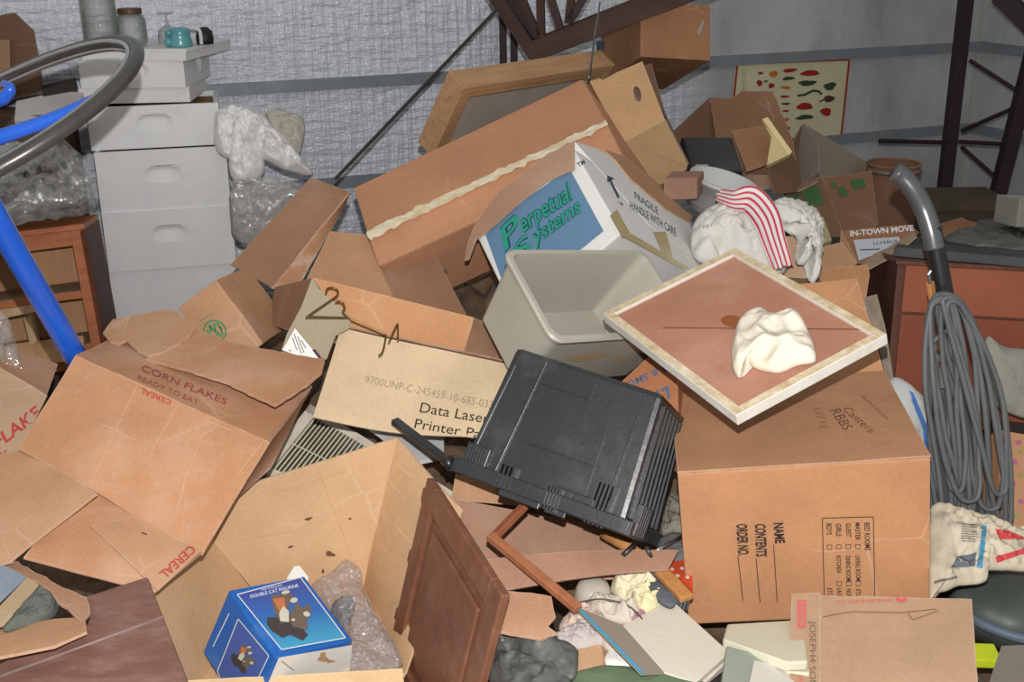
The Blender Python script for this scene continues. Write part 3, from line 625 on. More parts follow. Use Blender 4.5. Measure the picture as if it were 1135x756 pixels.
# ================================================================== cartons at the left
red = ink('faded_red', (176, 62, 62)); kraft = card('kraft', (186, 136, 96), .40); kraftL = card('light', (206, 160, 112), .2, (216, 190, 160)); kraftD = card('brown', (150, 104, 76), .35)
dusty = card('dusty', (186, 128, 86), .60, (206, 182, 166)); kraftO = card('orange', (198, 136, 88), .25)
black = ink('black', (40, 36, 36))

# carton with the round green tree mark
tc, d = posed('tree_mark_carton', 'carton with a round green tree mark, lying in front of the bottom hive box', 'carton', 'tree_carton')
tcb = lbox('body', d, kraft, tc, bev=.006, warp=.004, sub=5)
fp = face('tree_carton', 'F'); grn = ink('green', (52, 140, 88)); pr = Print(fp, .006); c0 = (238, 367); pr.ring(c0, 12.5, 11.5, 1.6, .5)
for k, (a, b) in enumerate((((231, 361), (246, 373)), ((229, 366), (236, 374)), ((237, 358), (239, 368)), ((240, 358), (246, 366)), ((231, 373), (240, 377)), ((244, 362), (247, 371)), ((233, 360), (234, 368)), ((240, 371), (240, 378)))): pr.line(a, b, 2.0)
pr.line((221, 356), (236, 347), .8); pr.build('tree_mark', grn, tcb, 'round green printed tree mark')

# long carton panel with folded flap (lying open)
ol = thing('open_carton', 'open empty carton with two wire hangers on its front edge', 'carton', A(400, 345, 3.1))
SF = AP((256, 292, 3.62), (345, 197, 3.85), (388, 214, 3.8))
sheet('flap', [A(345, 197, 3.88), A(389, 214, 3.84), A(302, 318, 3.42), A(256, 292, 3.5)], kraftD, ol, .006, 12, 16, .004, 5, seed=3)
sheet('flap', [A(388, 214, 3.83), A(385, 224, 3.86), A(328, 322, 3.42), A(302, 320, 3.42)], dusty, ol, .005, 6, 12, .002, seed=4)
sheet('back_panel', [A(366, 256, 3.62), A(404, 260, 3.62), A(440, 332, 3.45), A(328, 334, 3.4)], kraft, ol, .006, 12, 12, .003, 6, seed=5)
sheet('back_panel', [A(404, 260, 3.62), A(470, 258, 3.7), A(520, 355, 3.45), A(437, 330, 3.45)], kraftD, ol, .006, 8, 8, .002, seed=6)
sheet('side_panel', [A(304, 318, 3.40), A(348, 326, 3.3), A(340, 340, 3.22), A(304, 334, 3.3)], kraft, ol, .005, 6, 6, .002)
sheet('floor_panel', [A(304, 330, 3.4), A(440, 330, 3.42), A(520, 375, 3.1), A(330, 380, 3.0)], kraftD, ol, .005, 10, 10, .003)
sheet('front_panel', [A(347, 308, 3.0), A(525, 352, 2.98), A(511, 402, 2.92), A(400, 386, 2.9)], kraftO, ol, .006, 16, 10, .004, 5, seed=8)
sheet('end_panel', [A(525, 352, 2.98), A(575, 372, 3.15), A(566, 410, 3.0), A(511, 402, 2.92)], kraftD, ol, .006, 8, 8, .003, seed=9)
sheet('side_panel', [A(347, 308, 3.0), A(304, 318, 3.36), A(300, 360, 3.2), A(330, 370, 2.95)], kraftD, ol, .005, 8, 8, .003, seed=9)
# grey-green bent flap with the shipping label
gp = AP((346, 309, 2.94), (388, 350, 2.88), (330, 395, 2.80))
gf = sheet('folded_card', [gp(345, 307), gp(356, 322), gp(389, 352), gp(312, 392)], nmat('cardboard_greygreen', (168, 156, 132), (150, 138, 116), 5, (190, 180, 160), .3, .9, .1, 30), th=.004, nx=10, ny=10, bump=.003)
bpy.data.objects.remove(gf)
gt = thing('folded_card', 'grey-green folded card with a white shipping label against the open carton', 'card', gp(345, 395))
gmat = nmat('cardboard_greygreen', (172, 160, 136), (152, 140, 118), 5, (190, 180, 160), .3, .9, .1, 30)
gtc = slab('card', gp.pts([(346, 308), (354, 320), (372, 336), (389, 352), (387, 364), (372, 372), (362, 398), (338, 400), (312, 388), (318, 370), (334, 340)]), .004, gmat, gt)
pr = Print(gp, .002); pr.poly([(327, 364), (356, 399), (340, 398), (313, 388)]); pr.build('shipping_label', plain('label_white', (226, 226, 222)), gtc, 'white shipping label')
pr = Print(gp, .0028)
for a, b in (((326, 370), (334, 392)), ((330, 373), (337, 391)), ((324, 374), (329, 388)), ((334, 377), (339, 386)), ((320, 388), (323, 389))): pr.line(a, b, .8)
pr.poly([(346, 388), (349, 387), (357, 397), (353, 397)]); pr.build('label_print', ink('label_dark', (70, 50, 60)), gtc)
# coat hangers
brass = plain('brass_wire', (128, 100, 52), .35, .5, .8)
hp = AP((346, 309, 2.90), (388, 350, 2.84), (440, 372, 2.84))
def hanger(pts, lab, nm='wire_hanger'):
    o = MB().tube(spline([hp(x, y, .012) for x, y in pts], 5), .0026, 8).build(nm, brass, smooth=True); return tag(o, lab, 'coat hanger', 'wire hangers')
hanger([(361, 326), (363, 320), (369, 319), (374, 322), (374, 327), (368, 332), (342, 350), (345, 351), (380, 352), (384, 352)], 'brass wire hanger whose hook lies on the grey-green card')
hanger([(372, 336), (375, 334), (380, 336), (382, 342), (380, 346), (386, 352), (396, 357), (425, 370), (427, 376), (424, 390), (420, 394)], 'brass wire hanger whose arm runs along the open carton front')
hanger([(431, 380), (436, 368), (440, 360), (441, 362), (441, 378)], 'short bent end of a wire hanger poking up at the right of the hangers')

# big crushed cereal carton
ce = thing('cereal_carton', 'big crushed dusty carton printed CEREAL in red, left foreground', 'carton', A(150, 640, 2.3))
cTL, cTR = A(84, 394, 2.62), A(299, 490, 2.44)
fr = sheet('front_panel', [cTL, cTR, A(222, 612, 2.24), A(20, 498, 2.42)], dusty, ce, .006, 26, 20, .006, 7, seed=11, fold=lambda u, v: .016 * math.sin(u * 5) * v)
tp = AP((84, 394, 2.62), (299, 490, 2.44), (345, 430, 2.64))
ctp = sheet('top_panel', [A(122, 376, 2.84), A(346, 428, 2.74), cTR, cTL], dusty, ce, .005, 18, 10, .003, 7, seed=12)
pr = Print(Surf(ctp), .0015); pr.text('CORN FLAKES', (156, 411), (250, 449), (158.5, 404.5), .01); pr.text('READY TO EAT', (152, 421), (219, 449), (153.6, 416)); pr.build('red_lettering', ink('dull_red', (158, 74, 74)), ctp, 'faded red printed words')
crl = ink('crease_pale', (208, 166, 132)); pr = Print(Surf(fr), .0012)
for a_, b_ in (((152, 428), (128, 478)), ((128, 478), (104, 528)), ((196, 452), (168, 500)), ((230, 470), (206, 530)), ((206, 530), (196, 570)), ((176, 492), (232, 468)), ((232, 468), (258, 478)), ((112, 470), (150, 488)), ((290, 492), (262, 528))):
    for k_ in range(5):
        t0, t1 = k_ / 5, (k_ + 1) / 5; pr.line([a_[0] + (b_[0] - a_[0]) * t0, a_[1] + (b_[1] - a_[1]) * t0], [a_[0] + (b_[0] - a_[0]) * t1, a_[1] + (b_[1] - a_[1]) * t1], .55)
pr.build('crease_lines', crl, fr)
fpn = Plane(cTL, cTR, A(222, 612, 2.24)); pr = Print(Surf(fr), .0015); pr.text('CEREAL', (190, 444), (157, 430), (188.5, 449.5), .015)
pr.build('red_lettering', red, fr, 'red word printed upside down')
lo = AP((106, 546, 2.343), (222, 612, 2.24), (172, 656, 2.11))
sheet('lower_flap', [lo(90, 536, -.004), lo(224, 612, -.002), lo(172, 656), lo(26, 618)], dusty, ce, .005, 16, 12, .002, seed=13)
lof = sheet('lower_flap', [lo(150, 572, .004), lo(223, 611, .004), lo(175, 654, .004), lo(100, 582, .004)], kraft, ce, .004, 12, 10, .002, seed=14)
pr = Print(Surf(lof), .0015); pr.text('CEREAL', (211, 604), (176, 636), (218, 611), .015); pr.build('red_lettering', red, lof, 'red word printed sideways')
pr = Print(Surf(lof), .0015)
for a, b in (((108, 622), (128, 615)), ((112, 626), (136, 619)), ((116, 622), (124, 619)), ((120, 619), (132, 613)), ((157, 591), (163, 593))): pr.line(a, b, 1.3)
pr.build('small_print', black, lof)
# torn top flaps
tq1 = AP((118, 365, 2.86), (196, 345, 2.96), (170, 392, 2.74)); tq2 = AP((216, 365, 2.88), (355, 402, 2.70), (305, 449, 2.50))
slab('torn_flap', tq1.pts([(114, 369), (125, 354), (150, 349), (187, 342), (198, 346), (217, 364), (200, 380), (178, 391), (165, 394), (152, 389), (140, 377), (132, 381), (122, 379)]), .006, kraft, ce, ragged=.003)
slab('torn_flap', tq2.pts([(217, 364), (254, 379), (295, 387), (352, 397), (360, 396), (357, 412), (340, 427), (317, 441), (305, 449), (286, 441), (275, 436), (254, 425), (203, 409), (162, 398), (197, 374)]), .006, dusty, ce, ragged=.003)
# side of the cereal box seen at the right
sheet('side_panel', [cTR, A(346, 428, 2.74), A(300, 520, 2.55), A(240, 575, 2.4)], kraftD, ce, .005, 10, 10, .003, seed=15)
# carton at the left edge printed FLAKE
fk = thing('flake_carton', 'carton printed FLAKE in red, cut off by the left edge', 'carton', A(20, 600, 2.4))
fq = AP((0, 410, 2.72), (50, 440, 2.66), (0, 560, 2.38))
fsp = sheet('side_panel', [fq(-60, 372), fq(52, 438), fq(18, 505), fq(-60, 560)], card('greyish', (176, 142, 112), .45), fk, .005, 14, 12, .003, seed=31)
sheet('top_panel', [A(-60, 360, 3.0), A(64, 404, 2.95), fq(52, 438), fq(-60, 372)], dusty, fk, .005, 10, 8, .002, seed=32)
sheet('lower_flap', [A(-30, 510, 2.42), A(30, 498, 2.44), A(108, 548, 2.26), A(12, 622, 2.12)], kraft, fk, .005, 16, 14, .005, 6, seed=33)
sheet('lower_flap', [A(-60, 520, 2.40), A(0, 506, 2.43), A(14, 622, 2.12), A(-60, 640, 2.1)], kraft, fk, .005, 10, 10, .003, seed=34)
Print(Surf(fsp), .0015).text('FLAKE', (-2, 498), (46, 461), (-8, 486), .02).build('red_word', red, fsp, 'large red printed word')
Print(Surf(fsp), .0015).text('READY', (-34, 529), (11, 506), (-37, 521), .01).text('CEREAL', (-16, 539), (33, 509), (-19, 533), .01).build('red_lettering', red, fsp, 'smaller red printed lines')

# ---- lower left: torn pieces and the brown panel
o = slab('torn_cardboard', AP((10, 620, 2.16), (100, 660, 2.08), (60, 680, 2.02)).pts([(-10, 612), (10, 618), (60, 646), (96, 662), (100, 680), (92, 688), (64, 668), (56, 655), (20, 634), (-10, 622)]), .006, kraftD, ragged=.006); tag(o, 'torn strip of brown cardboard under the cereal carton at lower left', 'cardboard')
DP = AP((0, 625, 2.12), (60, 650, 2.12), (0, 700, 1.98))
o = slab('blue_grey_card', DP.pts([(-20, 618), (8, 628), (30, 640), (0, 668), (-20, 676)]), .004, nmat('blue_grey', (132, 142, 152), (104, 116, 130), 6, (160, 150, 140), .3)); tag(o, 'blue-grey scrap of card at the left edge below the FLAKE carton', 'card')
o = slab('tan_card', DP.pts([(-10, 682), (30, 640), (44, 648), (4, 694), (-10, 696)], .006), .004, nmat('tan_card', (168, 146, 116), (140, 120, 94), 6, (160, 150, 140), .3)); tag(o, 'tan scrap of card lying beside the blue-grey scrap', 'card')
o = mound('dark_cloth', [(4, 696), (44, 650), (60, 656), (66, 668), (60, 684), (30, 696)], DP, .02, nmat('dark_green_grey', (104, 108, 100), (74, 78, 74), 8, (130, 126, 116), .3), folds=.5, fs=26); tag(o, 'dark grey-green crumpled scrap above the brown panel at lower left', 'scrap')
o = slab('cardboard_piece', AP((0, 705, 1.98), (95, 690, 2.0), (40, 680, 2.06)).pts([(-10, 700), (60, 686), (94, 684), (96, 700), (60, 716), (-10, 730)]), .006, kraft); tag(o, 'flat brown cardboard piece behind the top edge of the brown panel', 'cardboard')
bpl = AP((163, 639, 2.12), (207, 760, 1.86), (0, 735, 1.96)); bro = wood('brown_panel', (122, 88, 78), (102, 72, 64), .45, .45, (3, 14, 14), (160, 136, 128))
bp_ = thing('notched_brown_board', 'flat brown notched panel with a raised ridge in the lower left corner', 'panel', bpl(100, 752))
slab('board', bpl.pts([(163, 639), (208, 756), (232, 822), (-40, 860), (-60, 758), (0, 735), (90, 696), (97, 691), (99, 684), (95, 661)]), .016, bro, bp_, bev=.003)
mb = MB(); a, b = bpl(-50, 768), bpl(181, 684); mb.tube([a, b], .0035, 10); mb.build('ridge', nmat('ridge_worn', (134, 112, 108), (110, 88, 82), 10, (170, 160, 156), .5, .35), bp_, smooth=True)

# ---- grille behind the big open box
gr = thing('metal_grille', 'rusty white metal grille with many thin bars behind the open box', 'grille', A(400, 540, 2.55))
gpl = AP((290, 520, 2.96), (345, 455, 3.08), (515, 545, 2.86)); rustw = nmat('rusty_white', (214, 206, 194), (196, 184, 166), 8, (128, 84, 52), .5, .6, .1, 40, dscale=9)
G = lambda u, v, off=0: gpl(*((np.array([344, 448]) * (1 - u) + np.array([520, 556]) * u) * (1 - v) + (np.array([284, 522]) * (1 - u) + np.array([494, 598]) * u) * v), off)
frm = MB(); fw = .10
for q in (((0, 0), (1, 0), (1, fw), (0, fw)), ((0, 1 - fw), (1, 1 - fw), (1, 1), (0, 1)), ((0, 0), (.055, 0), (.055, 1), (0, 1)), ((.955, 0), (1, 0), (1, 1), (.955, 1))):
    P = [G(*t) for t in q]; frm.add(P + [p - gpl.n * .02 for p in P], [(0, 1, 2, 3), (4, 5, 6, 7), (0, 1, 5, 4), (1, 2, 6, 5), (2, 3, 7, 6), (3, 0, 4, 7)])
frm.build('frame', rustw, gr)
barm = nmat('grille_bar', (222, 222, 200), (200, 198, 174), 12, (120, 84, 54), .3, .45, 0, 30, .2)
for k in range(42):
    u = .07 + .875 * k / 41; MB().tube([G(u, fw, -.004), G(u, 1 - fw, -.004)], .0021, 6).build('bar', barm, gr)
MB().tube([G(.055, .52, -.001), G(.955, .52, -.001)], .0018, 6).build('cross_wire', barm, gr)
slab('inner_sheet', [G(.03, .03, -.05), G(.97, .03, -.05), G(.97, .97, -.05), G(.03, .97, -.05)], .004, nmat('grille_inside', (96, 78, 58), (52, 46, 40), 12, (200, 196, 180), .45), gr)
# white panel behind grille + grey lid
o = slab('white_board', AP((390, 456, 3.0), (500, 480, 2.95), (440, 520, 2.72)).pts([(384, 456), (430, 468), (492, 478), (492, 505), (460, 512), (420, 480)]), .012, plain('panel_white', (214, 216, 214))); tag(o, 'plain white board between the grille and the printer paper flap', 'panel')

# ---- data printer paper carton flap
pb = thing('paper_carton', 'pale carton flap printed with printer paper words beside the black crate', 'carton', A(440, 480, 2.72))
pQ = [A(378, 364, 2.90), A(566, 404, 2.86), A(548, 488, 2.66), A(347, 462, 2.72)]
pale = card('pale', (222, 196, 156), .25, (232, 214, 186))
pfl = sheet('printed_flap', pQ, pale, pb, .006, 22, 14, .004, 6, seed=41, fold=lambda u, v: -.035 * (v ** 3) * math.sin(min(1, u * 1.2) * 3.1) )
sheet('back_flap', [A(377, 362, 2.92), A(566, 402, 2.88), A(566, 440, 3.05), A(395, 400, 3.1)], kraftD, pb, .005, 10, 8, .002)
ppl = Plane(pQ[0], pQ[1], pQ[3]); psf = Surf(pfl); pr = Print(psf, .0015)
pr.text('9700UNP-C-245459-10-685-033', (404, 424.5), (545, 453.5), (406, 416), -.01); pr.build('number_line', ink('thin_grey', (146, 128, 112)), pfl, 'thin grey outlined number line')
pr = Print(psf, .0018); pr.text('Data Laser', (465, 457), (541, 470), (467.5, 446)); pr.text('Printer Paper', (459, 474.5), (557, 491), (461.5, 464)); pr.build('lettering', black, pfl, 'black printed words')

# ---- big open box in the foreground
ob = thing('open_box', 'big open tan cardboard box with the blue figurine box inside', 'carton', A(320, 700, 2.4))
TLb, TRb, BRb, BLb = A(205, 560, 2.52), A(440, 486, 2.72), A(402, 655, 2.68), A(292, 668, 2.62)
FBR, FTR, FBL, FTL = A(449, 748, 2.26), A(511, 566, 2.52), A(196, 790, 2.16), A(150, 690, 2.10)
inn = card('inside', (222, 178, 130), .16, (214, 190, 160), bump=.1)
obk = sheet('back_panel', [TLb, TRb, BRb, BLb], inn, ob, .006, 18, 18, .004, 5, seed=51)
osd = sheet('side_panel', [TRb, FTR, FBR, BRb], inn, ob, .006, 12, 16, .005, 6, seed=52)
sheet('side_panel', [FTL, TLb, BLb, FBL], inn, ob, .006, 14, 14, .004, 5, seed=53)
sheet('floor_panel', [BLb, BRb, FBR, FBL], inn, ob, .006, 10, 10, .002, seed=54)
sheet('front_flap', [A(160, 757, 2.08), A(446, 741, 2.20), A(452, 800, 2.12), A(150, 815, 2.02)], card('lip', (222, 184, 134), .15, (230, 204, 170), ribs=40., ribdir='X'), ob, .006, 16, 6, .003, 8, tear=.002, seed=55)
0 and sheet('inner_flap', [A(418, 563, 2.66), A(462, 607, 2.55), A(448, 640, 2.50), A(404, 640, 2.665)], inn, ob, .004, 8, 8, .004, 8, seed=56)
sheet('torn_edge', [A(403, 651, 2.66), A(410, 662, 2.62), A(446, 732, 2.28), A(436, 742, 2.26)], kraftL, ob, .003, 6, 14, .004, 20, tear=.006, seed=57)
for k, (x, y, rx, ry) in enumerate(((366, 614, 5, 3), (342, 575, 4, 1.6), (388, 575, 2, 1.2), (359, 633, 1.6, 2.4))):
    pass
pr = Print(Plane(TLb, TRb, BRb), .005); 
for q in ((366, 614, 5.5, 2.6, .3), (342, 575, 4.5, 1.5, -.3), (322, 606, 3, 1.2, -.3), (388, 575, 2, 1, 0), (358, 633, 1.6, 2.4, 0)): pr.blob(q[:2], q[2], q[3], q[4], 12, .2)
pr.build('stain', ink('stain', (112, 76, 62)), obk, 'small dark stains')
pr = Print(Surf(obk), .0012)
for a_, b_ in (((352, 518), (366, 556)), ((366, 556), (388, 612)), ((300, 548), (384, 522)), ((262, 600), (330, 588))):
    for k_ in range(6):
        t0, t1 = k_ / 6, (k_ + 1) / 6; pr.line([a_[0] + (b_[0] - a_[0]) * t0, a_[1] + (b_[1] - a_[1]) * t0], [a_[0] + (b_[0] - a_[0]) * t1, a_[1] + (b_[1] - a_[1]) * t1], .6)
pr.build('crease_lines', ink('crease_tan', (198, 154, 110)), obk)
pr = Print(Surf(osd), .0012)
for a_, b_ in (((418, 564), (438, 582)), ((438, 582), (456, 602)), ((430, 530), (448, 552)), ((412, 592), (440, 622)), ((438, 582), (444, 572)), ((434, 510), (456, 528))):
    for k_ in range(4):
        t0, t1 = k_ / 4, (k_ + 1) / 4; pr.line([a_[0] + (b_[0] - a_[0]) * t0, a_[1] + (b_[1] - a_[1]) * t0], [a_[0] + (b_[0] - a_[0]) * t1, a_[1] + (b_[1] - a_[1]) * t1], .8)
pr.build('crease_lines', ink('crease_cream', (230, 198, 158)), osd)
# blue figurine box
fb, d = posed('figurine_box', 'blue glossy box picturing two cats, inside the open box', 'box', 'figurine')
bluebox = nmat('blue_print', (36, 104, 184), (28, 92, 172), 8, (150, 180, 214), .35, .4, .03, 30, 0, .4, dscale=8); bl2 = plain('white_card', (226, 224, 218))
fbr = fb; fb = lbox('carton', d, bluebox, fb, bev=.003)
up = face('figurine', 'U'); pr = Print(up, .0012); Q = [(263, 659), (333, 640), (383, 707), (312, 720)]; pr.poly(Q)
def gradblue():
    m = bpy.data.materials.new('ink_blue_picture'); m.use_nodes = True; nt = m.node_tree; N = nt.nodes; L = nt.links
    tcx = N.new('ShaderNodeTexCoord'); s = N.new('ShaderNodeSeparateXYZ'); r = N.new('ShaderNodeValToRGB'); a = N.new('ShaderNodeMath'); a.operation = 'MULTIPLY_ADD'; a.inputs[1].default_value = 4.2; a.inputs[2].default_value = .5
    L.new(tcx.outputs['Object'], s.inputs[0]); L.new(s.outputs[1], a.inputs[0]); L.new(a.outputs[0], r.inputs[0]); e = r.color_ramp.elements; e[0].color = lin((72, 172, 200)); e[1].color = lin((66, 66, 150)); x = e.new(.5); x.color = lin((44, 106, 180)); L.new(r.outputs[0], N['Principled BSDF'].inputs['Base Color']); N['Principled BSDF'].inputs['Roughness'].default_value = .4; return m
gb = gradblue(); pr.build('picture_panel', gb, fb, 'blue shaded picture panel')
wi = ink('white', (226, 226, 226))
pr = Print(up, .0018); pr.frame(Q, 1.1); pr.text('DOUBLE CAT FIGURINE', (278, 663), (331, 650.5), (277, 659.5), .01); pr.text('FINE PORCELAIN', (290, 655), (313, 649.5), (289.4, 652.8)); pr.build('white_lettering', wi, fb, 'white border and title')
def cats(pl, s, dx, dy, rot=0.):
    """two cats sitting on a log, printed"""
    T = lambda x, y: (dx + s * (x * math.cos(rot) - y * math.sin(rot)), dy + s * (x * math.sin(rot) + y * math.cos(rot)))
    pr = Print(pl, .0018)
    pr.poly([T(*t) for t in ((-26, 8), (-6, 2), (14, 6), (26, 14), (22, 22), (6, 20), (-2, 26), (-16, 22), (-24, 16))]); pr.build('printed_log', ink('log', (70, 62, 62)), fb)
    pr = Print(pl, .0022); pr.poly([T(*t) for t in ((-30, -18), (-20, -22), (-10, -28), (-4, -24), (-6, -10), (4, 4), (-8, 10), (-20, 0))]); pr.poly([T(*t) for t in ((2, -20), (10, -14), (16, -22), (22, -12), (20, 0), (24, 8), (6, 10), (-2, 0))]); pr.build('printed_fur', ink('fur', (112, 98, 86)), fb)
    pr = Print(pl, .0026); pr.poly([T(*t) for t in ((-26, -14), (-14, -20), (-8, -8), (-12, 0))]); pr.build('printed_orange', ink('fur_orange', (196, 116, 76)), fb)
    pr = Print(pl, .0028); pr.poly([T(*t) for t in ((-12, -10), (-4, -6), (0, 6), (-10, 8), (-14, 0))]); pr.blob(T(-2, -20), 4.5 * s, 3 * s, -.3); pr.blob(T(17, -9), 4 * s, 3 * s, .3); pr.blob(T(-14, -26), 5 * s, 2 * s, -.2); pr.blob(T(4, 2), 2.2 * s, 1.5 * s); pr.build('printed_white_fur', ink('fur_white', (206, 204, 186)), fb)
cats(up, .95, 322, 684, .30)
lf = face('figurine', 'L'); pr = Print(lf, .0012); Q2 = [(264, 686), (298, 727), (288, 748), (240, 748)]
pr.poly([(264, 686), (298, 727), (286, 752), (252, 775), (241, 744)]); pr.build('picture_panel', ink('blue_dusty', (74, 96, 168)), fb, 'smaller blue picture panel')
pr = Print(lf, .0018); pr.frame([(264, 686), (298, 727), (286, 752), (252, 775), (241, 744)], 1.0); pr.line((236, 717), (254, 680), 1.1); pr.build('white_lettering', wi, fb)
cats(lf, .50, 270, 731, .9)
ff = face('figurine', 'F'); pr = Print(ff, .0012); pr.poly([(309, 729), (390, 715), (390, 785), (283, 790)]); pr.build('white_end', bl2, fb, 'white end flap')
pr = Print(ff, .002); pr.line((312, 733), (326, 743.5), .7); pr.build('fold_line', black, fb); pr = Print(ff, .002); pr.blob((358, 729), 5, 5.5, 0, 14, .25); pr.blob((366, 733), 5, 2, 0, 12, .3); pr.build('brown_stain', ink('tan_stain', (186, 154, 112)), fb)
o = slab('white_card', AP((318, 640, 2.53), (335, 629, 2.55), (345, 640, 2.53)).pts([(318, 641), (326, 628), (332, 627), (342, 640), (338, 660), (322, 660)]), .002, bl2); tag(o, 'white card corner sticking up behind the blue figurine box', 'card')
bub = glassy('bubble_wrap', (236, 238, 246), .10, .34, .8, 80, 1.0)
BP = AP((345, 700, 2.36), (440, 735, 2.26), (395, 640, 2.60))
o = mound('bubble_wrap', [(346, 650), (362, 636), (384, 622), (398, 630), (404, 655), (420, 690), (442, 722), (446, 742), (420, 752), (390, 750), (388, 715), (366, 682), (350, 664)], BP, .035, bub, folds=.5, fs=18, rings=30, fine=.3); tag(o, 'crumpled bubble wrap beside the blue figurine box', 'bubble wrap')
o = mound('grey_wrap', [(366, 676), (378, 668), (393, 668), (390, 684), (380, 694), (372, 690)], Plane(BP.o - BP.n * .0, BP(440, 735), BP(395, 640)), .03, nmat('grey_film', (116, 120, 120), (80, 84, 86), 8, None, 0, .3, .2, 30), folds=.4, fs=20); tag(o, 'dark grey lump inside the bubble wrap', 'wrapping')

# ---- brown wooden cabinet door standing in the open box
R1, R2, R3 = A(473, 529, 2.44), A(556, 660, 1.98), A(446, 766, 2.30)
ex = R2 - R1; wl = np.linalg.norm(ex); ex /= wl; ey = (R3 - R1); ey -= ex * (ey @ ex); hl = np.linalg.norm(ey) * 1.02; ey /= hl / 1.02; ez = np.cross(ex, ey)
if ez @ (CAM - R1) < 0: ez = -ez
redw = wood('red_brown', (130, 86, 64), (104, 66, 48), .45, .45, (5, 5, 5), (150, 120, 108))
dr = thing('cabinet_door', 'red-brown raised panel cabinet door leaning upright in the open box', 'cabinet door', R1 + ey * hl)
K = lambda u, v, w: R1 + ex * u + ey * v + ez * w
def dbox(nm, u0, v0, u1, v1, w0, w1, m=redw, bv=.004): return bevel(MB().obox(K(u0, v0, w0), ex * (u1 - u0), ey * (v1 - v0), ez * (w1 - w0)).build(nm, m, dr), bv)
s_ = .06
dbox('stile', 0, 0, s_, hl, -.02, 0); dbox('stile', wl - s_, 0, wl, hl, -.02, 0); dbox('rail', s_, 0, wl - s_, s_, -.02, 0); dbox('rail', s_, hl - s_, wl - s_, hl, -.02, 0); dbox('panel', s_, s_, wl - s_, hl - s_, -.018, -.010)
dbox('raised_panel', s_ + .03, s_ + .03, wl - s_ - .03, hl - s_ - .03, -.012, -.002, redw, .006)
for v in (.035, .20, .36): bevel(MB().obox(K(-.018, v, -.016), ex * .018, ey * .03, ez * .012).build('hinge_clip', redw, dr), .002)
# ================================================================== centre
# carton lying open in the middle, under the black crate
mc = thing('shallow_carton', 'long dusty open carton lying below the black crate', 'carton', A(620, 655, 2.25))
sheet('back_panel', [A(500, 552, 2.62), A(700, 590, 2.58), A(700, 625, 2.46), A(506, 625, 2.48)], card('dustier', (170, 126, 98), .6, (180, 152, 136)), mc, .006, 18, 10, .004, 6, seed=61)
sheet('top_flap', [A(506, 520, 2.66), A(600, 545, 2.66), A(590, 562, 2.62), A(500, 554, 2.62)], kraft, mc, .005, 8, 4, .003, seed=60)
sheet('floor_panel', [A(504, 622, 2.5), A(700, 622, 2.47), A(700, 640, 2.32), A(530, 640, 2.3)], kraftD, mc, .005, 10, 6, .002)
sheet('front_panel', [A(524, 622, 2.28), A(752, 610, 2.34), A(740, 632, 2.28), A(548, 657, 2.22)], card('dustpink', (164, 116, 92), .55, (172, 146, 134)), mc, .006, 24, 8, .004, 6, seed=62, fold=lambda u, v: .02 * math.sin(3.1 * u))
# black crate, upside down
bcr = nmat('black_plastic', (44, 46, 50), (30, 31, 34), 5, (116, 118, 122), .34, .34, .08, 40, 0, .6, dscale=6)
bt, d = posed('plastic_crate', 'black plastic lidded crate lying upside down in the middle of the pile', 'crate', 'black_tote')
w, dp, h = d; tp_ = (1.05, .95)
def taper_at(z): return tp_[0] + (tp_[1] - tp_[0]) * z / h
btb = lbox('tub', (w, dp, h), bcr, bt, bev=.012, taper=tp_)
FZ = lambda u, z, o=0.: (u * w * taper_at(z), -dp / 2 * taper_at(z) - o, z)       # a point on the long front wall (u from -.5 to .5)
def fbar(nm, u0, z0, u1, z1, hw, pr, sd='F'):
    a, b = np.array(FZ(u0, z0, pr * .3)), np.array(FZ(u1, z1, pr * .3)); return bevel(MB().beam(a, b, hw, pr * 1.6, (0, 1, .05)).build(nm, bcr, btb, local=True), min(.0015, hw / 4))
fbar('rib', -.30, .02, -.27, h - .01, .006, .006); fbar('rib', .37, .02, .40, h - .01, .006, .006)
fbar('rib', -.48, .01, -.46, h - .04, .010, .004); fbar('panel_edge', -.26, h * .80, .08, h * .80, .003, .004); fbar('panel_edge', .08, h * .80, .08, h - .01, .003, .004)
fbar('panel_edge', -.24, h * .36, .24, h * .36, .003, .004); fbar('panel_edge', .24, h * .05, .24, h * .7, .003, .004)
# rim and hinge knuckles at the opening
rm = MB()
for (x0, y0, x1, y1) in ((-.5, -.5, .5, -.5), (.5, -.5, .5, .5), (.5, .5, -.5, .5), (-.5, .5, -.5, -.5)):
    k = tp_[0] * 1.045; rm.beam((x0 * w * k, y0 * dp * k, .012), (x1 * w * k, y1 * dp * k, .012), .02, .034)
bevel(rm.build('rim', bcr, bt, local=True), .003)
def knuckles(u0, u1, n, z0, z1, pr=.018):
    mb = MB()
    for i in range(n):
        u = u0 + (u1 - u0) * i / max(1, n - 1); p = np.array(FZ(u, (z0 + z1) / 2, pr / 2)); mb.box(p, (.005, pr, z1 - z0))
    mb.build('hinge_ribs', bcr, btb, local=True)
knuckles(-.49, -.37, 7, .0, .07); knuckles(-.26, -.18, 4, -.005, .05, .02); knuckles(.04, .12, 5, -.012, .04, .022); knuckles(.30, .40, 5, -.008, .085, .018)
for (u, z, sx, sz) in ((-.43, .045, .055, .05), (.20, .02, .10, .05), (.12, .012, .05, .06), (-.1, -.004, .10, .03)): bevel(MB().box(FZ(u, z, .006), (sx, .014, sz)).build('hinge_plate', bcr, btb, local=True), .003)
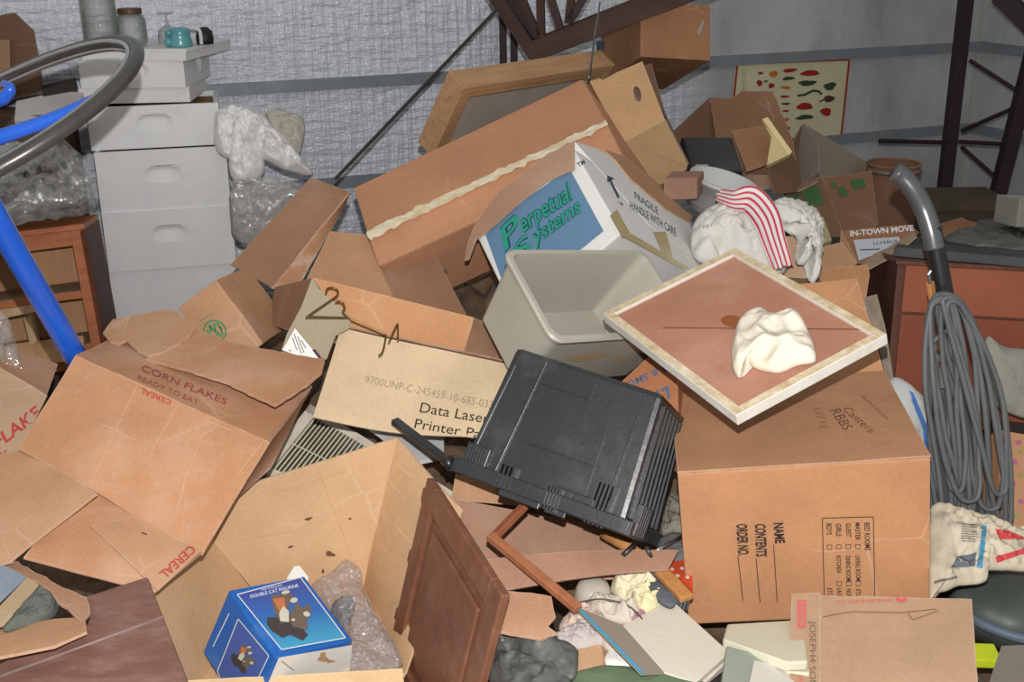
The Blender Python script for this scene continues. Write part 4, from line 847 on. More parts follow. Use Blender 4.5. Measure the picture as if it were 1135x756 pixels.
for i in range(7):      # corrugations on the end wall
    y = (-.40 + .80 * i / 6) * dp; bevel(MB().beam((w / 2 * taper_at(.03) + .004, y * taper_at(.03), .03), (w / 2 * taper_at(h) + .003, y * taper_at(h), h - .02), .016, .014, (1, 0, 0)).build('end_rib', bcr, btb, local=True), .004)
mb = MB()
for i in range(5): mb.box((w / 2 * taper_at(.02) + .016, (-.42 + .07 * i) * dp, .035), (.016, .012, .07))
bevel(mb.build('end_latch', bcr, btb, local=True), .002)
mb = MB(); mb.tube([A(703, 604, 2.32), A(690, 616, 2.30)], .006, 10).tube([A(716, 606, 2.32), A(722, 618, 2.31)], .005, 10); mb.build('hinge_pin', bcr, bt, smooth=True)
bevel(MB().beam(A(437, 466, 2.66), A(505, 518, 2.50), .022, .014).build('lid_edge', bcr, bt), .003)
MB().tube([A(492, 510, 2.52), A(512, 522, 2.48)], .012, 10).build('lid_hinge', bcr, bt, smooth=True)
MB().lathe([(0, -.01), (.018, -.01), (.02, 0), (.018, .01), (0, .01)], A(498, 513, 2.50), (1, 0, .4), 14).build('lid_hinge', bcr, bt, smooth=True)
# grey-beige tub
gy = nmat('beige_plastic', (172, 168, 156), (162, 158, 146), 4, (186, 168, 130), .25, .45, .03, 40, 0, .4, dscale=2.5)
gt_, d = posed('plastic_tub', 'grey-beige open plastic tub with a rolled rim, behind the black crate', 'tub', 'grey_tote')
w, dp, h = d; k0, k1 = .84, 1.0; t_ = .004
def tubloop(z, k, rr, inset=0., n=7):
    P = []; W, D = w / 2 * k - inset, dp / 2 * k - inset
    for cx, cy, a0 in ((W - rr, D - rr, 0), (-W + rr, D - rr, 90), (-W + rr, -D + rr, 180), (W - rr, -D + rr, 270)):
        for i in range(n): a = math.radians(a0 + 90 * i / (n - 1)); P.append((cx + rr * math.cos(a), cy + rr * math.sin(a), z))
    return P
loops = [tubloop(0, k0, .02), tubloop(h * .95, .99, .026), tubloop(h * .95, 1.0, .032, -.008), tubloop(h, 1.0, .036, -.012), tubloop(h + .006, 1.0, .034, -.008), tubloop(h + .006, 1.0, .028, .004), tubloop(h - .004, .99, .024, .006), tubloop(t_ + .004, k0, .016, .006)]
n = len(loops[0]); V = [p for l in loops for p in l]; F = [(i * n + k, i * n + (k + 1) % n, (i + 1) * n + (k + 1) % n, (i + 1) * n + k) for i in range(len(loops) - 1) for k in range(n)]; F += [tuple(range(n)), tuple(range((len(loops) - 1) * n, len(loops) * n))]
o = mesh('tub', V, F, gy, gt_, local=True); o.data.shade_smooth(); m = o.modifiers.new('e', 'EDGE_SPLIT'); m.split_angle = .7
pr = Print(face('grey_tote', 'F', (k0, k1)), .002); pr.blob((650, 396), 24, 3.6, -.12, 18, .12); pr.blob((684, 399), 9, 2.4, -.1, 14, .2); pr.build('stain', ink('tan_smear', (176, 148, 112)), gt_, 'tan smear')
# orange carton with blue print in the gap
o_ = thing('orange_carton', 'orange-brown carton with blue letters in the gap right of the black crate', 'carton', A(720, 450, 2.62)); og = AP((690, 425, 2.72), (742, 388, 2.80), (742, 450, 2.60))
ogp = slab('panel', og.pts([(688, 424), (716, 398), (750, 372), (752, 470), (740, 462), (700, 432)]), .20, card('vivid', (196, 118, 72), .15), o_)
pr = Print(og, .002); pr.text('5 & SMO', (738, 404), (693, 424), (740, 411), .02); pr.text('L1', (741, 428), (727, 434), (743, 441), .04); pr.build('blue_lettering', ink('blue_grey', (92, 116, 150)), ogp, 'blue-grey printed letters')

# white carton with blue panel
pc, d = posed('white_carton', 'white carton with a blue panel and green lettering, brown flaps folded open', 'carton', 'perpetual')
wcard = nmat('white_cardboard', (226, 226, 224), (214, 212, 208), 4, (196, 188, 170), .25, .7, .05, 30, dscale=4)
pcb = lbox('body', d, wcard, pc, bev=.006)
pf = face('perpetual', 'F'); bpn = ink('steel_blue', (98, 132, 164))
pr = Print(pf, .0016); pr.poly([(538, 260), (560, 240), (588, 217), (612, 200), (633, 190), (669, 256), (647, 274), (600, 312), (566, 338)]); pr.build('blue_panel', bpn, pcb, 'blue printed panel')
dk = ink('dark_teal', (22, 74, 84)); gn = ink('sea_green', (44, 150, 128))
for (mt, off, bd, nm) in ((dk, .0028, .045, 'lettering_outline'), (gn, .0040, .012, 'green_lettering')):
    pr = Print(pf, off); pr.text('P', (559, 279), (578, 259), (554, 254), bd); pr.text('erpetual', (579, 258), (636, 219), (573, 240), bd, .12); pr.text('S', (573, 292), (590, 274), (567, 275), bd); pr.text('ystems', (592, 272), (645, 233), (587, 257), bd, .12)
    pr.build(nm, mt, pcb, 'green lettering' if mt is gn else None)
pr = Print(pf, .002); pr.text('TM', (641, 185.5), (649, 181), (639, 181), .02); pr.build('trade_sign', ink('slate', (60, 76, 92)), pcb)
pR = face('perpetual', 'R'); pr = Print(pR, .002)
pr.line((676, 199), (686, 219), 2.2); pr.poly([(673, 194), (681, 198), (673.5, 202)]); pr.text('UP', (687, 226), (692, 229), (685, 222), .02)
pr.text('FRAGILE', (704, 220), (730, 238), (703, 212), .0); pr.text('HANDLE WITH CARE', (699, 231), (750, 262), (698, 222), .0); pr.build('lettering', ink('slate', (110, 118, 126)), pcb, 'grey stencilled words and arrow')
tape = nmat('tan_tape', (196, 178, 130), (176, 158, 110), 8, None, 0, .35, .05, 40, 0, .5)
pr = Print(pR, .0014); pr.poly([(676, 239), (684, 232), (698, 258), (690, 264)]); pr.poly([(690, 262), (700, 259), (764, 297), (758, 299)]); pr.poly([(724, 257), (738, 257), (746, 285), (734, 280)]); pr.build('tape', tape, pcb, 'tan sticky tape')
n_ = pf.n
cRFU, cLFU, cRBU = corner('perpetual', 'RFU'), corner('perpetual', 'LFU'), corner('perpetual', 'RBU'); upn = face('perpetual', 'U').n
slab('top_flap', [pf(*q, .012) for q in ((636, 156), (606, 172), (579, 192), (555, 211), (537, 232), (525, 252), (518, 270), (515, 289), (519, 288), (527, 266), (548, 250), (577, 224), (606, 201), (636, 188))], .005, card('fold', (166, 126, 98), .5), pc)
slab('bulged_edge', [pR(*q, .001) for q in ((637, 157), (660, 164), (682, 175), (698, 194), (738, 229), (764, 246), (776, 288), (720, 250))], .02, wcard, pc)
slab('side_flap', [pR(*q, .006) for q in ((669, 165), (694, 174), (725, 199), (754, 228), (768, 240), (764, 246), (738, 231), (698, 197), (682, 177))], .005, kraft, pc)
# long brown carton with the torn white tape
P0 = [A(391, 208, 3.88), A(408, 262, 3.58), A(419, 295, 3.50), A(472, 334, 3.74), A(480, 300, 3.92), A(420, 225, 3.96)]; P1 = [A(645, 87, 4.20), A(673, 136, 3.90), A(690, 171, 3.82), A(735, 212, 4.06), A(735, 190, 4.16), A(672, 110, 4.28)]
lc = thing('long_carton', 'long tilted orange-brown carton with torn white tape along its edge', 'carton', (P0[3] + P1[3]) / 2 - np.array([0, -.2, .05]))
lcb = prism('body', P0, P1, card('foxy', (204, 138, 98), .22, (186, 150, 126)), lc, .008)
tm = nmat('torn_paper', (240, 234, 220), (222, 196, 142), 18, None, 0, .8, .3, 60)
e0, e1 = P0[1], P1[1]; nn = np.array([0, -.75, .66]); mb_ = []
sheet('torn_tape', [e0 * .0 + P0[1] + (P0[0] - P0[1]) * .09 + nn * .004, P1[1] + (P1[0] - P1[1]) * .05 + nn * .004, P1[1] + nn * .012 + (P1[2] - P1[1]) * .10, P0[1] + nn * .012 + (P0[2] - P0[1]) * .14], tm, lcb, .003, 60, 4, .006, 40, tear=.016, seed=73)
lp = Plane(P0[2], P0[3], P1[2]); pr = Print(lp, .004); pr.poly([(447, 319), (493, 299), (496, 302), (451, 324)]); pr.poly([(432, 304), (440, 307), (470, 330), (460, 330)]); pr.build('grey_tape', nmat('grey_tape', (104, 106, 102), (86, 88, 84), 12, (160, 160, 156), .5, .4), lcb, 'grey tape strips')
# wooden frame box
wf, d = posed('wooden_tray', 'shallow wooden tray with a grey panel leaning at the top of the pile', 'frame', 'wood_frame'); w, dp, h = d
oak = wood('oak', (188, 148, 110), (158, 120, 86), .25, .6, (2, 14, 14)); F_ = .042
h2 = h * 1.15
for nm, dd, c in (('top_rail', (w, dp, .03), (0, 0, h - .03)), ('bottom_rail', (w, dp, .03), (0, 0, h - h2)), ('side_rail', (.03, dp, h2 - .06), (-w / 2 + .015, 0, h - h2 + .03)), ('side_rail', (.03, dp, h2 - .06), (w / 2 - .015, 0, h - h2 + .03))): lbox(nm, dd, oak, wf, c, .003)
for nm, dd, c in (('front_stop', (w - .06, .018, .022), (0, -dp / 2 + .012, h - .052)), ('front_stop', (.022, .018, h2 - .08), (-w / 2 + .041, -dp / 2 + .012, h - h2 + .03)), ('front_stop', (.022, .018, h2 - .08), (w / 2 - .041, -dp / 2 + .012, h - h2 + .03))): lbox(nm, dd, oak, wf, c, .002)
lbox('grey_panel', (w - .06, .008, h2 - .05), nmat('grey_panel', (186, 176, 164), (164, 154, 142), 5, (170, 164, 156), .3, .5), wf, (0, 0, h - h2 + .02), 0)
lbox('latch', (.012, .02, .02), oak, wf, (-w / 2 - .006, 0, h - .08), .002)
# hand-hole carton
hh = thing('hand_hole_carton', 'tan carton standing open with an oval hand hole in its flap', 'carton', A(720, 215, 3.9))
q1 = AP((655, 90, 4.16), (712, 68, 4.26), (690, 158, 4.0)); ho = [(706.5 + 4.2 * math.cos(a) + 1.6 * math.sin(a), 104 + 8.8 * math.sin(a) - .8 * math.cos(a)) for a in [2 * math.pi * k / 20 for k in range(20)]]
slab('hole_flap', q1.pts([(654, 90), (665, 87), (668, 89), (682, 81), (712, 68), (737, 133), (690, 158)]), .006, card('fresh', (206, 158, 108), .15, (214, 180, 146)), hh, holes=[q1.pts(ho)])
a, b = q1(690, 158), q1(737, 133)
slab('lower_panel', [a, b, A(762, 182, 4.04), A(761, 188, 4.02), A(716, 214, 3.98)], .006, card('olive', (166, 132, 88), .25), hh)
slab('side_panel', [b, b + np.array([.02, .25, 0]), A(766, 200, 4.29), A(762, 182, 4.04)], .006, bc, hh)
slab('backing_flap', AP((650, 100, 4.34), (720, 80, 4.40), (690, 170, 4.24)).pts([(680, 84), (722, 70), (740, 134), (745, 140), (700, 160)]), .006, bc, hh)
o = thing('dark_carton', 'dark brown carton standing behind the hand-hole flap under the high carton', 'carton', A(712, 130, 4.75)); pk = A(712, 92, 4.85)
bevel(MB().box((pk[0] - .03, 4.85, pk[2] / 2 - .02), (.13, .2, pk[2] - .04)).build('body', card('verydark', (84, 58, 48), .2), o), .004)
# high carton on top
hc, d = posed('high_carton', 'brown carton tipped forward high up behind the steel truss', 'carton', 'high_carton')
hcb = lbox('body', d, card('highbrown', (150, 98, 62), .2), hc, bev=.004)
hf = face('high_carton', 'F'); pr = Print(hf, .002); pr.poly([(779, 22), (781, 23), (776, 37), (773, 38), (773, 35)]); pr.build('hand_slot', plain('slot_light', (150, 148, 146)), hcb, 'light hand slot')
pr = Print(face('high_carton', 'L'), .002); pr.poly([(661, 46), (670, 45), (669, 55), (661, 56)]); pr.build('blue_mark', ink('blue_mark', (66, 86, 110)), hcb)
# ---- dark cartons right of the middle
dkc = thing('brown_carton', 'open dark brown carton with ragged top in front of the pepper poster', 'carton', A(820, 215, 4.7))
b1, b2 = card('umber', (124, 84, 58), .3, (150, 122, 100)), card('umber2', (104, 70, 50), .3, (140, 116, 100))
slab('back_panel', AP((787, 108, 4.95), (857, 101, 5.0), (800, 215, 4.65)).pts([(787, 108), (811, 109), (821, 101), (857, 101), (880, 160), (886, 200), (800, 205)]), .006, b1, dkc, ragged=.004)
slab('side_panel', AP((748, 145, 4.7), (787, 108, 4.95), (757, 195, 4.62)).pts([(746, 146), (787, 108), (802, 210), (757, 192)]), .006, b2, dkc)
slab('inner_flap', AP((811, 145, 4.65), (857, 138, 4.72), (827, 189, 4.5)).pts([(811, 145), (838, 140), (856, 138), (857, 155), (851, 182), (828, 190)]), .006, card('paperbrown', (150, 104, 70), .3, (180, 150, 120)), dkc)
slab('side_panel', AP((859, 181, 4.6), (885, 166, 4.9), (880, 215, 4.5)).pts([(851, 182), (884, 160), (890, 212), (858, 215)]), .006, b2, dkc)
slab('front_panel', AP((802, 198, 4.5), (857, 195, 4.5), (813, 215, 4.42)).pts([(800, 200), (830, 194), (856, 194), (860, 206), (820, 217), (808, 216)]), .006, card('pinkbrown', (146, 108, 86), .45), dkc)
bk, d = posed('black_case', 'scuffed black case inside the open dark brown carton', 'case', 'black_case')
lbox('body', d, bcr, bk, bev=.01); lbox('handle', (.05, .012, .02), plain('white_plain', (190, 186, 180)), bk, (-.055, -d[1] / 2 - .004, .01), .003)
bw = thing('cream_book', 'cream wedge of a book standing tilted in the dark brown carton', 'book', A(862, 183, 4.55)); wq = AP((845, 131, 4.62), (877, 169, 4.52), (850, 182, 4.5))
slab('spine', wq.pts([(845, 132), (851, 130), (878, 168), (874, 172)]), .03, plain('cream', (226, 206, 156)), bw); slab('cover', wq.pts([(847, 137), (875, 171), (853, 182), (850, 182), (855, 152)], -.003), .03, plain('cream_dark', (208, 188, 138)), bw)
o = thing('small_brown_box', 'small pinkish brown box beside the white carton flap', 'box', A(755, 222, 3.85)); bevel(MB().obox(A(736, 222, 3.75), A(773, 221, 3.80) - A(736, 222, 3.75), np.array([.04, .12, .0]), A(736, 198, 3.75) - A(736, 222, 3.75)).build('body', card('pinkish', (156, 112, 94), .35), o), .004)
tb = MB().lathe([(0, .0), (.10, .0), (.115, .10), (.122, .10), (.122, .112), (.112, .112), (.108, .02), (0, .012)], A(792, 232, 3.98), (.25, -.12, .96), 36).build('white_tub', nmat('white_enamel', (206, 206, 204), (190, 190, 188), 4, None, 0, .35, 0, 20), smooth=True); tag(tb, 'round white tub rim behind the white cloths', 'tub')
# cloths
CPn = AP((765, 285, 3.45), (910, 300, 3.4), (830, 205, 3.75)); clw = nmat('white_cloth', (224, 222, 216), (206, 202, 194), 7, (186, 178, 160), .25, .9, .12, 60)
o = mound('white_cloth', [(764, 262), (776, 240), (792, 228), (822, 224), (846, 232), (862, 262), (872, 300), (850, 306), (800, 296), (770, 288)], CPn, .085, clw, folds=.55, fs=12, rings=30, fine=.10); tag(o, 'large white cloth heaped behind the framed board', 'cloth')
m_ = bpy.data.materials.new('striped_towel'); m_.use_nodes = True; N = m_.node_tree.nodes; L = m_.node_tree.links; tcx = N.new('ShaderNodeTexCoord'); mp = N.new('ShaderNodeMapping'); mp.inputs['Rotation'].default_value = (0, 0, 0); wv = N.new('ShaderNodeTexWave'); wv.inputs['Scale'].default_value = 1.5; wv.inputs['Distortion'].default_value = 1.2; wv.inputs['Detail'].default_value = 1; wv.inputs['Detail Scale'].default_value = .6; wv.bands_direction = 'X'
r = N.new('ShaderNodeValToRGB'); r.color_ramp.elements[0].position = .62; r.color_ramp.elements[1].position = .70; r.color_ramp.elements[0].color = lin((224, 220, 214)); r.color_ramp.elements[1].color = lin((200, 66, 92)); L.new(tcx.outputs['UV'], wv.inputs['Vector']); L.new(wv.outputs['Fac'], r.inputs[0]); L.new(r.outputs[0], N['Principled BSDF'].inputs['Base Color']); N['Principled BSDF'].inputs['Roughness'].default_value = .9
def strip(name, path, widths, mat, bump=.006, seed=1, ns_=12):
    """a draped strip following a path of room points, uv u across"""
    P = spline(path, 8); n = len(P); W = np.interp(np.linspace(0, 1, n), np.linspace(0, 1, len(widths)), widths); V = []; UV = []; F = []
    for s in (0, 1):
        for i, p in enumerate(P):
            t = P[min(i + 1, n - 1)] - P[max(i - 1, 0)]; t /= np.linalg.norm(t); v = CAM - p; v /= np.linalg.norm(v); x = np.cross(v, t); x /= np.linalg.norm(x); nr = np.cross(t, x)
            if nr @ v < 0: nr = -nr
            for k in range(ns_ + 1):
                u = k / ns_ - .5; e = .014 * (1 - (2 * u) ** 2) + bump * math.sin(u * 19 + 2.0 * ns(p, 9, seed)) ; V.append(p + x * u * W[i] + nr * (e - .004 * s)); UV.append((u + .5, i / n))
    T = n * (ns_ + 1)
    for i in range(n - 1):
        for k in range(ns_): a = i * (ns_ + 1) + k; F += [(a, a + 1, a + ns_ + 2, a + ns_ + 1), (a + T, a + ns_ + 1 + T, a + ns_ + 2 + T, a + 1 + T)]
    for i in range(n - 1):
        for k in (0, ns_): a = i * (ns_ + 1) + k; F.append((a, a + ns_ + 1, a + ns_ + 1 + T, a + T))
    o = mesh(name, V, F, mat, smooth=True); uv = o.data.uv_layers.new(name='UVMap')
    for l in o.data.loops: uv.data[l.index].uv = UV[l.vertex_index] if l.vertex_index < len(UV) else (0, 0)
    return o
o = strip('striped_towel', [A(798, 218, 3.55), A(814, 222, 3.48), A(832, 222, 3.46), A(848, 240, 3.40), A(858, 268, 3.32), A(868, 298, 3.24)], [.045, .06, .09, .085, .07, .06], m_); tag(o, 'white towel with pink-red stripes draped over the white cloth', 'towel')
o = mound('white_cloth', [(852, 226), (866, 220), (888, 226), (904, 240), (909, 262), (906, 308), (898, 310), (896, 276), (892, 294), (884, 292), (886, 268), (878, 252), (862, 246)], AP((860, 240, 3.46), (905, 300, 3.36), (885, 222, 3.6)), .045, clw, folds=.45, fs=30, rings=14, seed=7); tag(o, 'limp white cloth with long folds hanging right of the striped towel', 'cloth')
o = thing('tan_box', 'tan box edge showing between the striped towel and the limp white cloth', 'box', A(880, 310, 3.45)); slab('panel', AP((866, 262, 3.50), (902, 266, 3.50), (870, 310, 3.42)).pts([(864, 262), (898, 262), (900, 309), (870, 307)]), .1, card('peach', (206, 168, 132), .15), o)
# grey folded cardboard, green print carton, drum
gg = thing('grey_flap_carton', 'grey-brown carton flaps standing like a tent before the wall', 'carton', A(920, 205, 5.0)); gcm = card('grey', (132, 122, 106), .4, (140, 132, 120))
slab('flap', AP((891, 137, 5.1), (907, 157, 4.95), (885, 208, 4.9)).pts([(890, 137), (906, 157), (908, 190), (884, 207), (886, 160)]), .006, card('grey2', (120, 116, 108), .3), gg)
slab('flap', AP((891, 137, 5.1), (961, 180, 5.3), (908, 195, 4.9)).pts([(891, 137), (962, 180), (964, 200), (910, 200), (906, 157)]), .006, gcm, gg)
slab('flap', AP((878, 158, 5.0), (890, 138, 5.15), (886, 200, 4.95)).pts([(878, 158), (890, 138), (887, 165), (884, 200), (880, 190)], -.01), .006, b1, gg)
gc = thing('green_print_carton', 'brown carton with green printed patches next to the brown drum', 'carton', A(925, 260, 4.7))
q1 = AP((870, 215, 4.6), (910, 196, 4.62), (920, 240, 4.45)); q2 = AP((911, 196, 4.62), (965, 190, 4.75), (935, 260, 4.40))
slab('side_panel', q1.pts([(868, 212), (886, 206), (911, 195), (936, 262), (905, 262), (876, 240)]), .006, b2, gc); slab('front_panel', q2.pts([(911, 196), (945, 193), (966, 189), (974, 250), (936, 264)]), .006, card('umber3', (120, 80, 58), .25), gc)
gp_ = ink('leaf_green', (66, 104, 62)); pr = Print(q1, .003); pr.poly([(888, 212), (906, 204), (914, 226), (894, 230)]); pr.poly([(874, 218), (884, 214), (888, 224), (880, 228)]); pr.build('green_print', gp_, gc, 'green printed patch')
pr = Print(q2, .003); pr.poly([(942, 200), (957, 197), (960, 207), (946, 210)]); pr.poly([(928, 208), (936, 206), (940, 216), (932, 218)]); pr.poly([(920, 203), (926, 202), (928, 207), (922, 208)]); pr.build('green_print', gp_, gc, 'green printed patches')
slab('torn_flap', AP((882, 212, 4.5), (906, 200, 4.52), (900, 208, 4.46)).pts([(884, 208), (896, 199), (908, 196), (906, 201), (884, 212)]), .005, card('pinkbrown', (146, 108, 86), .45), gc)
dp_ = A(983, 262, 5.1); dr_ = thing('fibre_drum', 'brown fibre drum with a metal rim behind the vacuum cleaner handle', 'drum', (dp_[0], dp_[1], 0)); zt = A(989, 181, 5.1)[2]
MB().lathe([(0, 0), (.112, 0), (.112, zt), (.106, zt), (.106, zt - .06), (0, zt - .06)], (dp_[0], dp_[1], 0), n=40).build('barrel', card('drum', (98, 62, 44), .3), dr_, smooth=False).data.shade_smooth()
MB().lathe([(.112, zt - .035), (.116, zt - .035), (.116, zt - .02), (.112, zt - .02)], (dp_[0], dp_[1], 0), n=40).build('metal_hoop', plain('hoop', (138, 126, 112), .4, .4, .5), dr_, smooth=True); MB().lathe([(.112, zt - .006), (.117, zt - .004), (.117, zt + .004), (.106, zt + .004), (.106, zt - .004)], (dp_[0], dp_[1], 0), n=40).build('top_rim', card('drumrim', (126, 84, 58), .3), dr_, smooth=True)
# in-town carton
it = thing('moving_carton', 'brown carton with white lettering and a pale sign panel under the vacuum handle', 'carton', A(975, 290, 3.9)); iq = AP((940, 256, 4.0), (1010, 250, 4.05), (955, 292, 3.85))
iqp = slab('panel', iq.pts([(932, 256), (970, 252), (1008, 249), (1020, 258), (985, 275), (952, 292)]), .006, card('sign_brown', (142, 92, 60), .2), it)
pr = Print(iq, .003); pr.text('IN-TOWN MOVE', (942.5, 262), (1013, 255.5), (942, 256), .025); pr.build('white_lettering', wi, iqp, 'white printed words')
pr = Print(iq, .003); pr.poly([(946, 266), (996, 262.5), (999, 269), (975, 280), (952, 289)]); pr.build('pale_panel', ink('pale_blue', (186, 190, 198)), iqp, 'pale blue-white panel')
pr = Print(iq, .004); pr.text('U-HAUL', (968, 271.5), (996, 268.5), (968, 268)); pr.line((953, 277), (975, 276), 1.2); pr.build('small_print', ink('slate', (110, 118, 126)), iqp)
slab('torn_flap', AP((955, 292, 3.85), (1012, 262, 3.9), (985, 290, 3.75)).pts([(950, 290), (985, 274), (1012, 257), (1016, 262), (985, 286), (962, 298)]), .005, card('torn', (168, 140, 118), .4), it, ragged=.003)
slab('side_panel', AP((932, 255, 4.0), (950, 292, 3.84), (920, 275, 4.0)).pts([(932, 255), (950, 291), (940, 296), (930, 280)]), .006, kraft, it)
for pix, Y, lab, mm in (([(906, 275), (934, 268), (950, 292), (944, 296), (907, 299)], 3.72, 'tan carton piece left of the carton with white lettering', kraft), ([(890, 246), (912, 240), (922, 266), (906, 272), (908, 262)], 4.1, 'greenish cream card between the limp white cloth and the green print carton', nmat('cream_green', (172, 166, 126), (156, 150, 112), 5)), ([(900, 301), (930, 297), (962, 293), (964, 305), (960, 330), (930, 330)], 3.6, 'orange tan carton panel behind the moving box flap', kraftO)):
    o = slab('cardboard_piece', AP((900, 300, Y), (960, 300, Y), (920, 270, Y + .12)).pts(pix), .05, mm); tag(o, lab, 'cardboard')
# ================================================================== right: printed moving box, framed board, cloth
mvm = card('moving', (186, 126, 80), .12, (206, 160, 124), ribs=60., ribdir='Z'); kft = card('moving_top', (184, 128, 88), .25, (178, 146, 126))
mv, d = posed('moving_box', 'large orange-tan moving box printed with NAME CONTENTS and a room checklist', 'carton', 'moving_box')
mvb = lbox('body', d, mvm, mv, bev=.005)
LB, RB = corner('moving_box', 'LBU'), corner('moving_box', 'RBU'); LF_, RF_ = corner('moving_box', 'LFU'), corner('moving_box', 'RFU')
sheet('rear_flap', [A(728, 330, 3.02), A(950, 309, 3.06), RB, LB], kraftO, mv, .005, 14, 10, .003, 6, tear=.003, seed=81)
nU = face('moving_box', 'U').n
mvt = sheet('top_flap', [LB + nU * .007, RB + nU * .007, RF_ + nU * .005, LF_ + nU * .005], kft, mv, .004, 18, 18, .0015, 5, seed=82)
mf = face('moving_box', 'F'); pr = Print(mf, .002)
pr.text('NAME', (857.5, 580), (859.5, 602.5), (868, 579.5), .03, 0).text('CONTENTS', (837, 581), (838.5, 617), (848.5, 581), .03).text('ORDER NO.', (816.5, 581), (818.5, 616), (828, 581), .03)
pr.line((857.5, 604), (861.5, 668), .9).line((838, 619), (842.5, 668), .9).line((818, 617), (823.5, 666), .9)
pr.frame([(911.5, 574.5), (968, 573), (970, 676), (914, 678)], .9)
for t, b0, b1, tp0 in (('BED ROOMS', (958, 579.5), (958.8, 610), (964, 579.4)), ('MASTER', (948, 579.5), (948.4, 599), (953.2, 579.4)), ('GUEST', (937.5, 580), (938, 595.5), (943, 579.9)), ('GIRLS', (926.5, 580.5), (927, 594.5), (932.3, 580.4)), ('BOYS', (916, 580.5), (916.4, 593), (921.8, 580.4)),
        ('LIVING ROOM', (948, 615.8), (948.8, 644), (953.4, 615.7)), ('DINING ROOM', (937.3, 616), (938, 644), (942.8, 615.9)), ('KITCHEN', (927, 616), (927.5, 635), (932.2, 615.9)),
        ('STUDY', (948.8, 653), (949.4, 669), (954, 653)), ('NURSERY', (938.2, 653), (938.9, 672), (943.6, 653)), ('LAUNDRY', (927.8, 652), (928.6, 672), (933, 652)), ('ETC.', (917, 652), (917.5, 661), (922.4, 652))): pr.text(t, b0, b1, tp0, .014)
for cx_, cy_ in ((951, 606), (940.3, 606), (929.7, 606.3), (919.3, 606.5), (951.5, 647), (940.8, 647), (930.2, 647)): pr.frame([(cx_ - 2.6, cy_ - 2.4), (cx_ + 2.6, cy_ - 2.4), (cx_ + 2.6, cy_ + 2.4), (cx_ - 2.6, cy_ + 2.4)], .6)
pr.build('printed_form', black, mvb, 'black printed room checklist')
tpu = face('moving_box', 'U'); mvs = Surf(mvt)
for t_, q_ in (('Sunroom', ((955, 440), (983, 466), (957, 437))), ('Canters', ((934, 455), (964, 481), (941, 450))), ('RBBS', ((920, 456), (936, 479), (930, 451)))): Print(mvs, .0012).text(t_, *q_, -.012, .25).build('handwritten_word', ink('pen', (96, 56, 60)), mvt)
Print(mvs, .0012).text('U71E', (901, 453), (909, 477), (911, 452), -.012).build('handwritten_word', ink('faint_pen', (150, 104, 76)), mvt, 'faint handwritten word')
# framed board (inner cover) lying across the box
ic, d = posed('framed_board', 'square brown board with a worn white frame resting on the moving box', 'board', 'inner_cover'); w, dp, h = d
iw = nmat('chipped_white', (218, 214, 206), (204, 198, 188), 12, (140, 108, 64), .34, .7, .15, 60, dscale=22); iw2 = nmat('stained_edge', (214, 202, 172), (166, 136, 90), 40, (228, 224, 216), .6, .8, .15, 60, dscale=14); ib = nmat('dusty_hardboard', (176, 126, 104), (154, 106, 84), 4, (190, 156, 138), .45, .75, .04, 40, dscale=4)
fw_ = .022
for nm, dd, c in (('frame_side', (w, fw_, h), (0, -dp / 2 + fw_ / 2, 0)), ('frame_side', (w, fw_, h), (0, dp / 2 - fw_ / 2, 0)), ('frame_side', (fw_, dp - 2 * fw_, h), (-w / 2 + fw_ / 2, 0, 0)), ('frame_side', (fw_, dp - 2 * fw_, h), (w / 2 - fw_ / 2, 0, 0))):
    o = lbox(nm, dd, iw, ic, c, .002); k = .35 if dd[0] > dd[1] else 0
    lbox('worn_strip', (dd[0] - .003 - k * 0, dd[1] - .003, .0012), iw2, o, (c[0], c[1], h - .0002), 0)
lbox('hardboard', (w - 2 * fw_, dp - 2 * fw_, .006), ib, ic, (0, 0, h - .014), 0)
icu = face('inner_cover', 'U'); pr = Print(icu, -.0068); pr.blob((812, 356), 13, 6.5, .15, 20); pr.build('oval_hole', plain('hole_brown', (136, 78, 42)), ic, 'oval hole half hidden by the cloth')
pr = Print(icu, -.0066); pr.line((735, 363), (968, 365), 1.0); pr.build('crease', ink('crease', (112, 66, 50)), ic)
o = mound('white_rag', [(822, 352), (842, 343), (862, 352), (880, 348), (893, 360), (903, 385), (904, 401), (884, 404), (862, 412), (838, 408), (828, 404), (820, 419), (812, 410), (813, 385)], icu, .030, nmat('rag', (222, 216, 202), (206, 196, 176), 9, (206, 186, 140), .35, .9, .1, 70), folds=.95, fs=9, rings=34, seed=29, fine=.06, base=-.007, pw=5); tag(o, 'crumpled white rag lying on the framed brown board', 'rag')
# ================================================================== dresser and things at the right
redb = nmat('red_hardboard', (158, 88, 60), (140, 76, 50), 4, (160, 110, 84), .25, .6, .04, 40, 0, .3); R, t, d = pose('dresser')
ds, d = posed('dresser', 'reddish brown dresser with dark boards on top, right side behind the vacuum cleaner', 'dresser', 'dresser'); w, dp, h = d
lbox('carcass', (w - .01, dp - .03, h - .01), wood('dresser_side', (104, 64, 50), (84, 50, 40)), ds, (0, .01, 0), .003); lbox('upper_back', (w - .03, .012, h * .30), redb, ds, (.012, -dp / 2 + .012, h * .695), .002); lbox('lower_back', (w - .03, .010, h * .68), nmat('red_hardboard2', (142, 76, 52), (124, 64, 44), 4, (150, 100, 80), .2, .6, .04, 40), ds, (.012, -dp / 2 + .012, .0), .002)
lbox('top', (w + .01, dp, .014), wood('dresser_side', (104, 64, 50), (84, 50, 40)), ds, (0, 0, h - .012), .003)
tz = face('dresser', 'U')
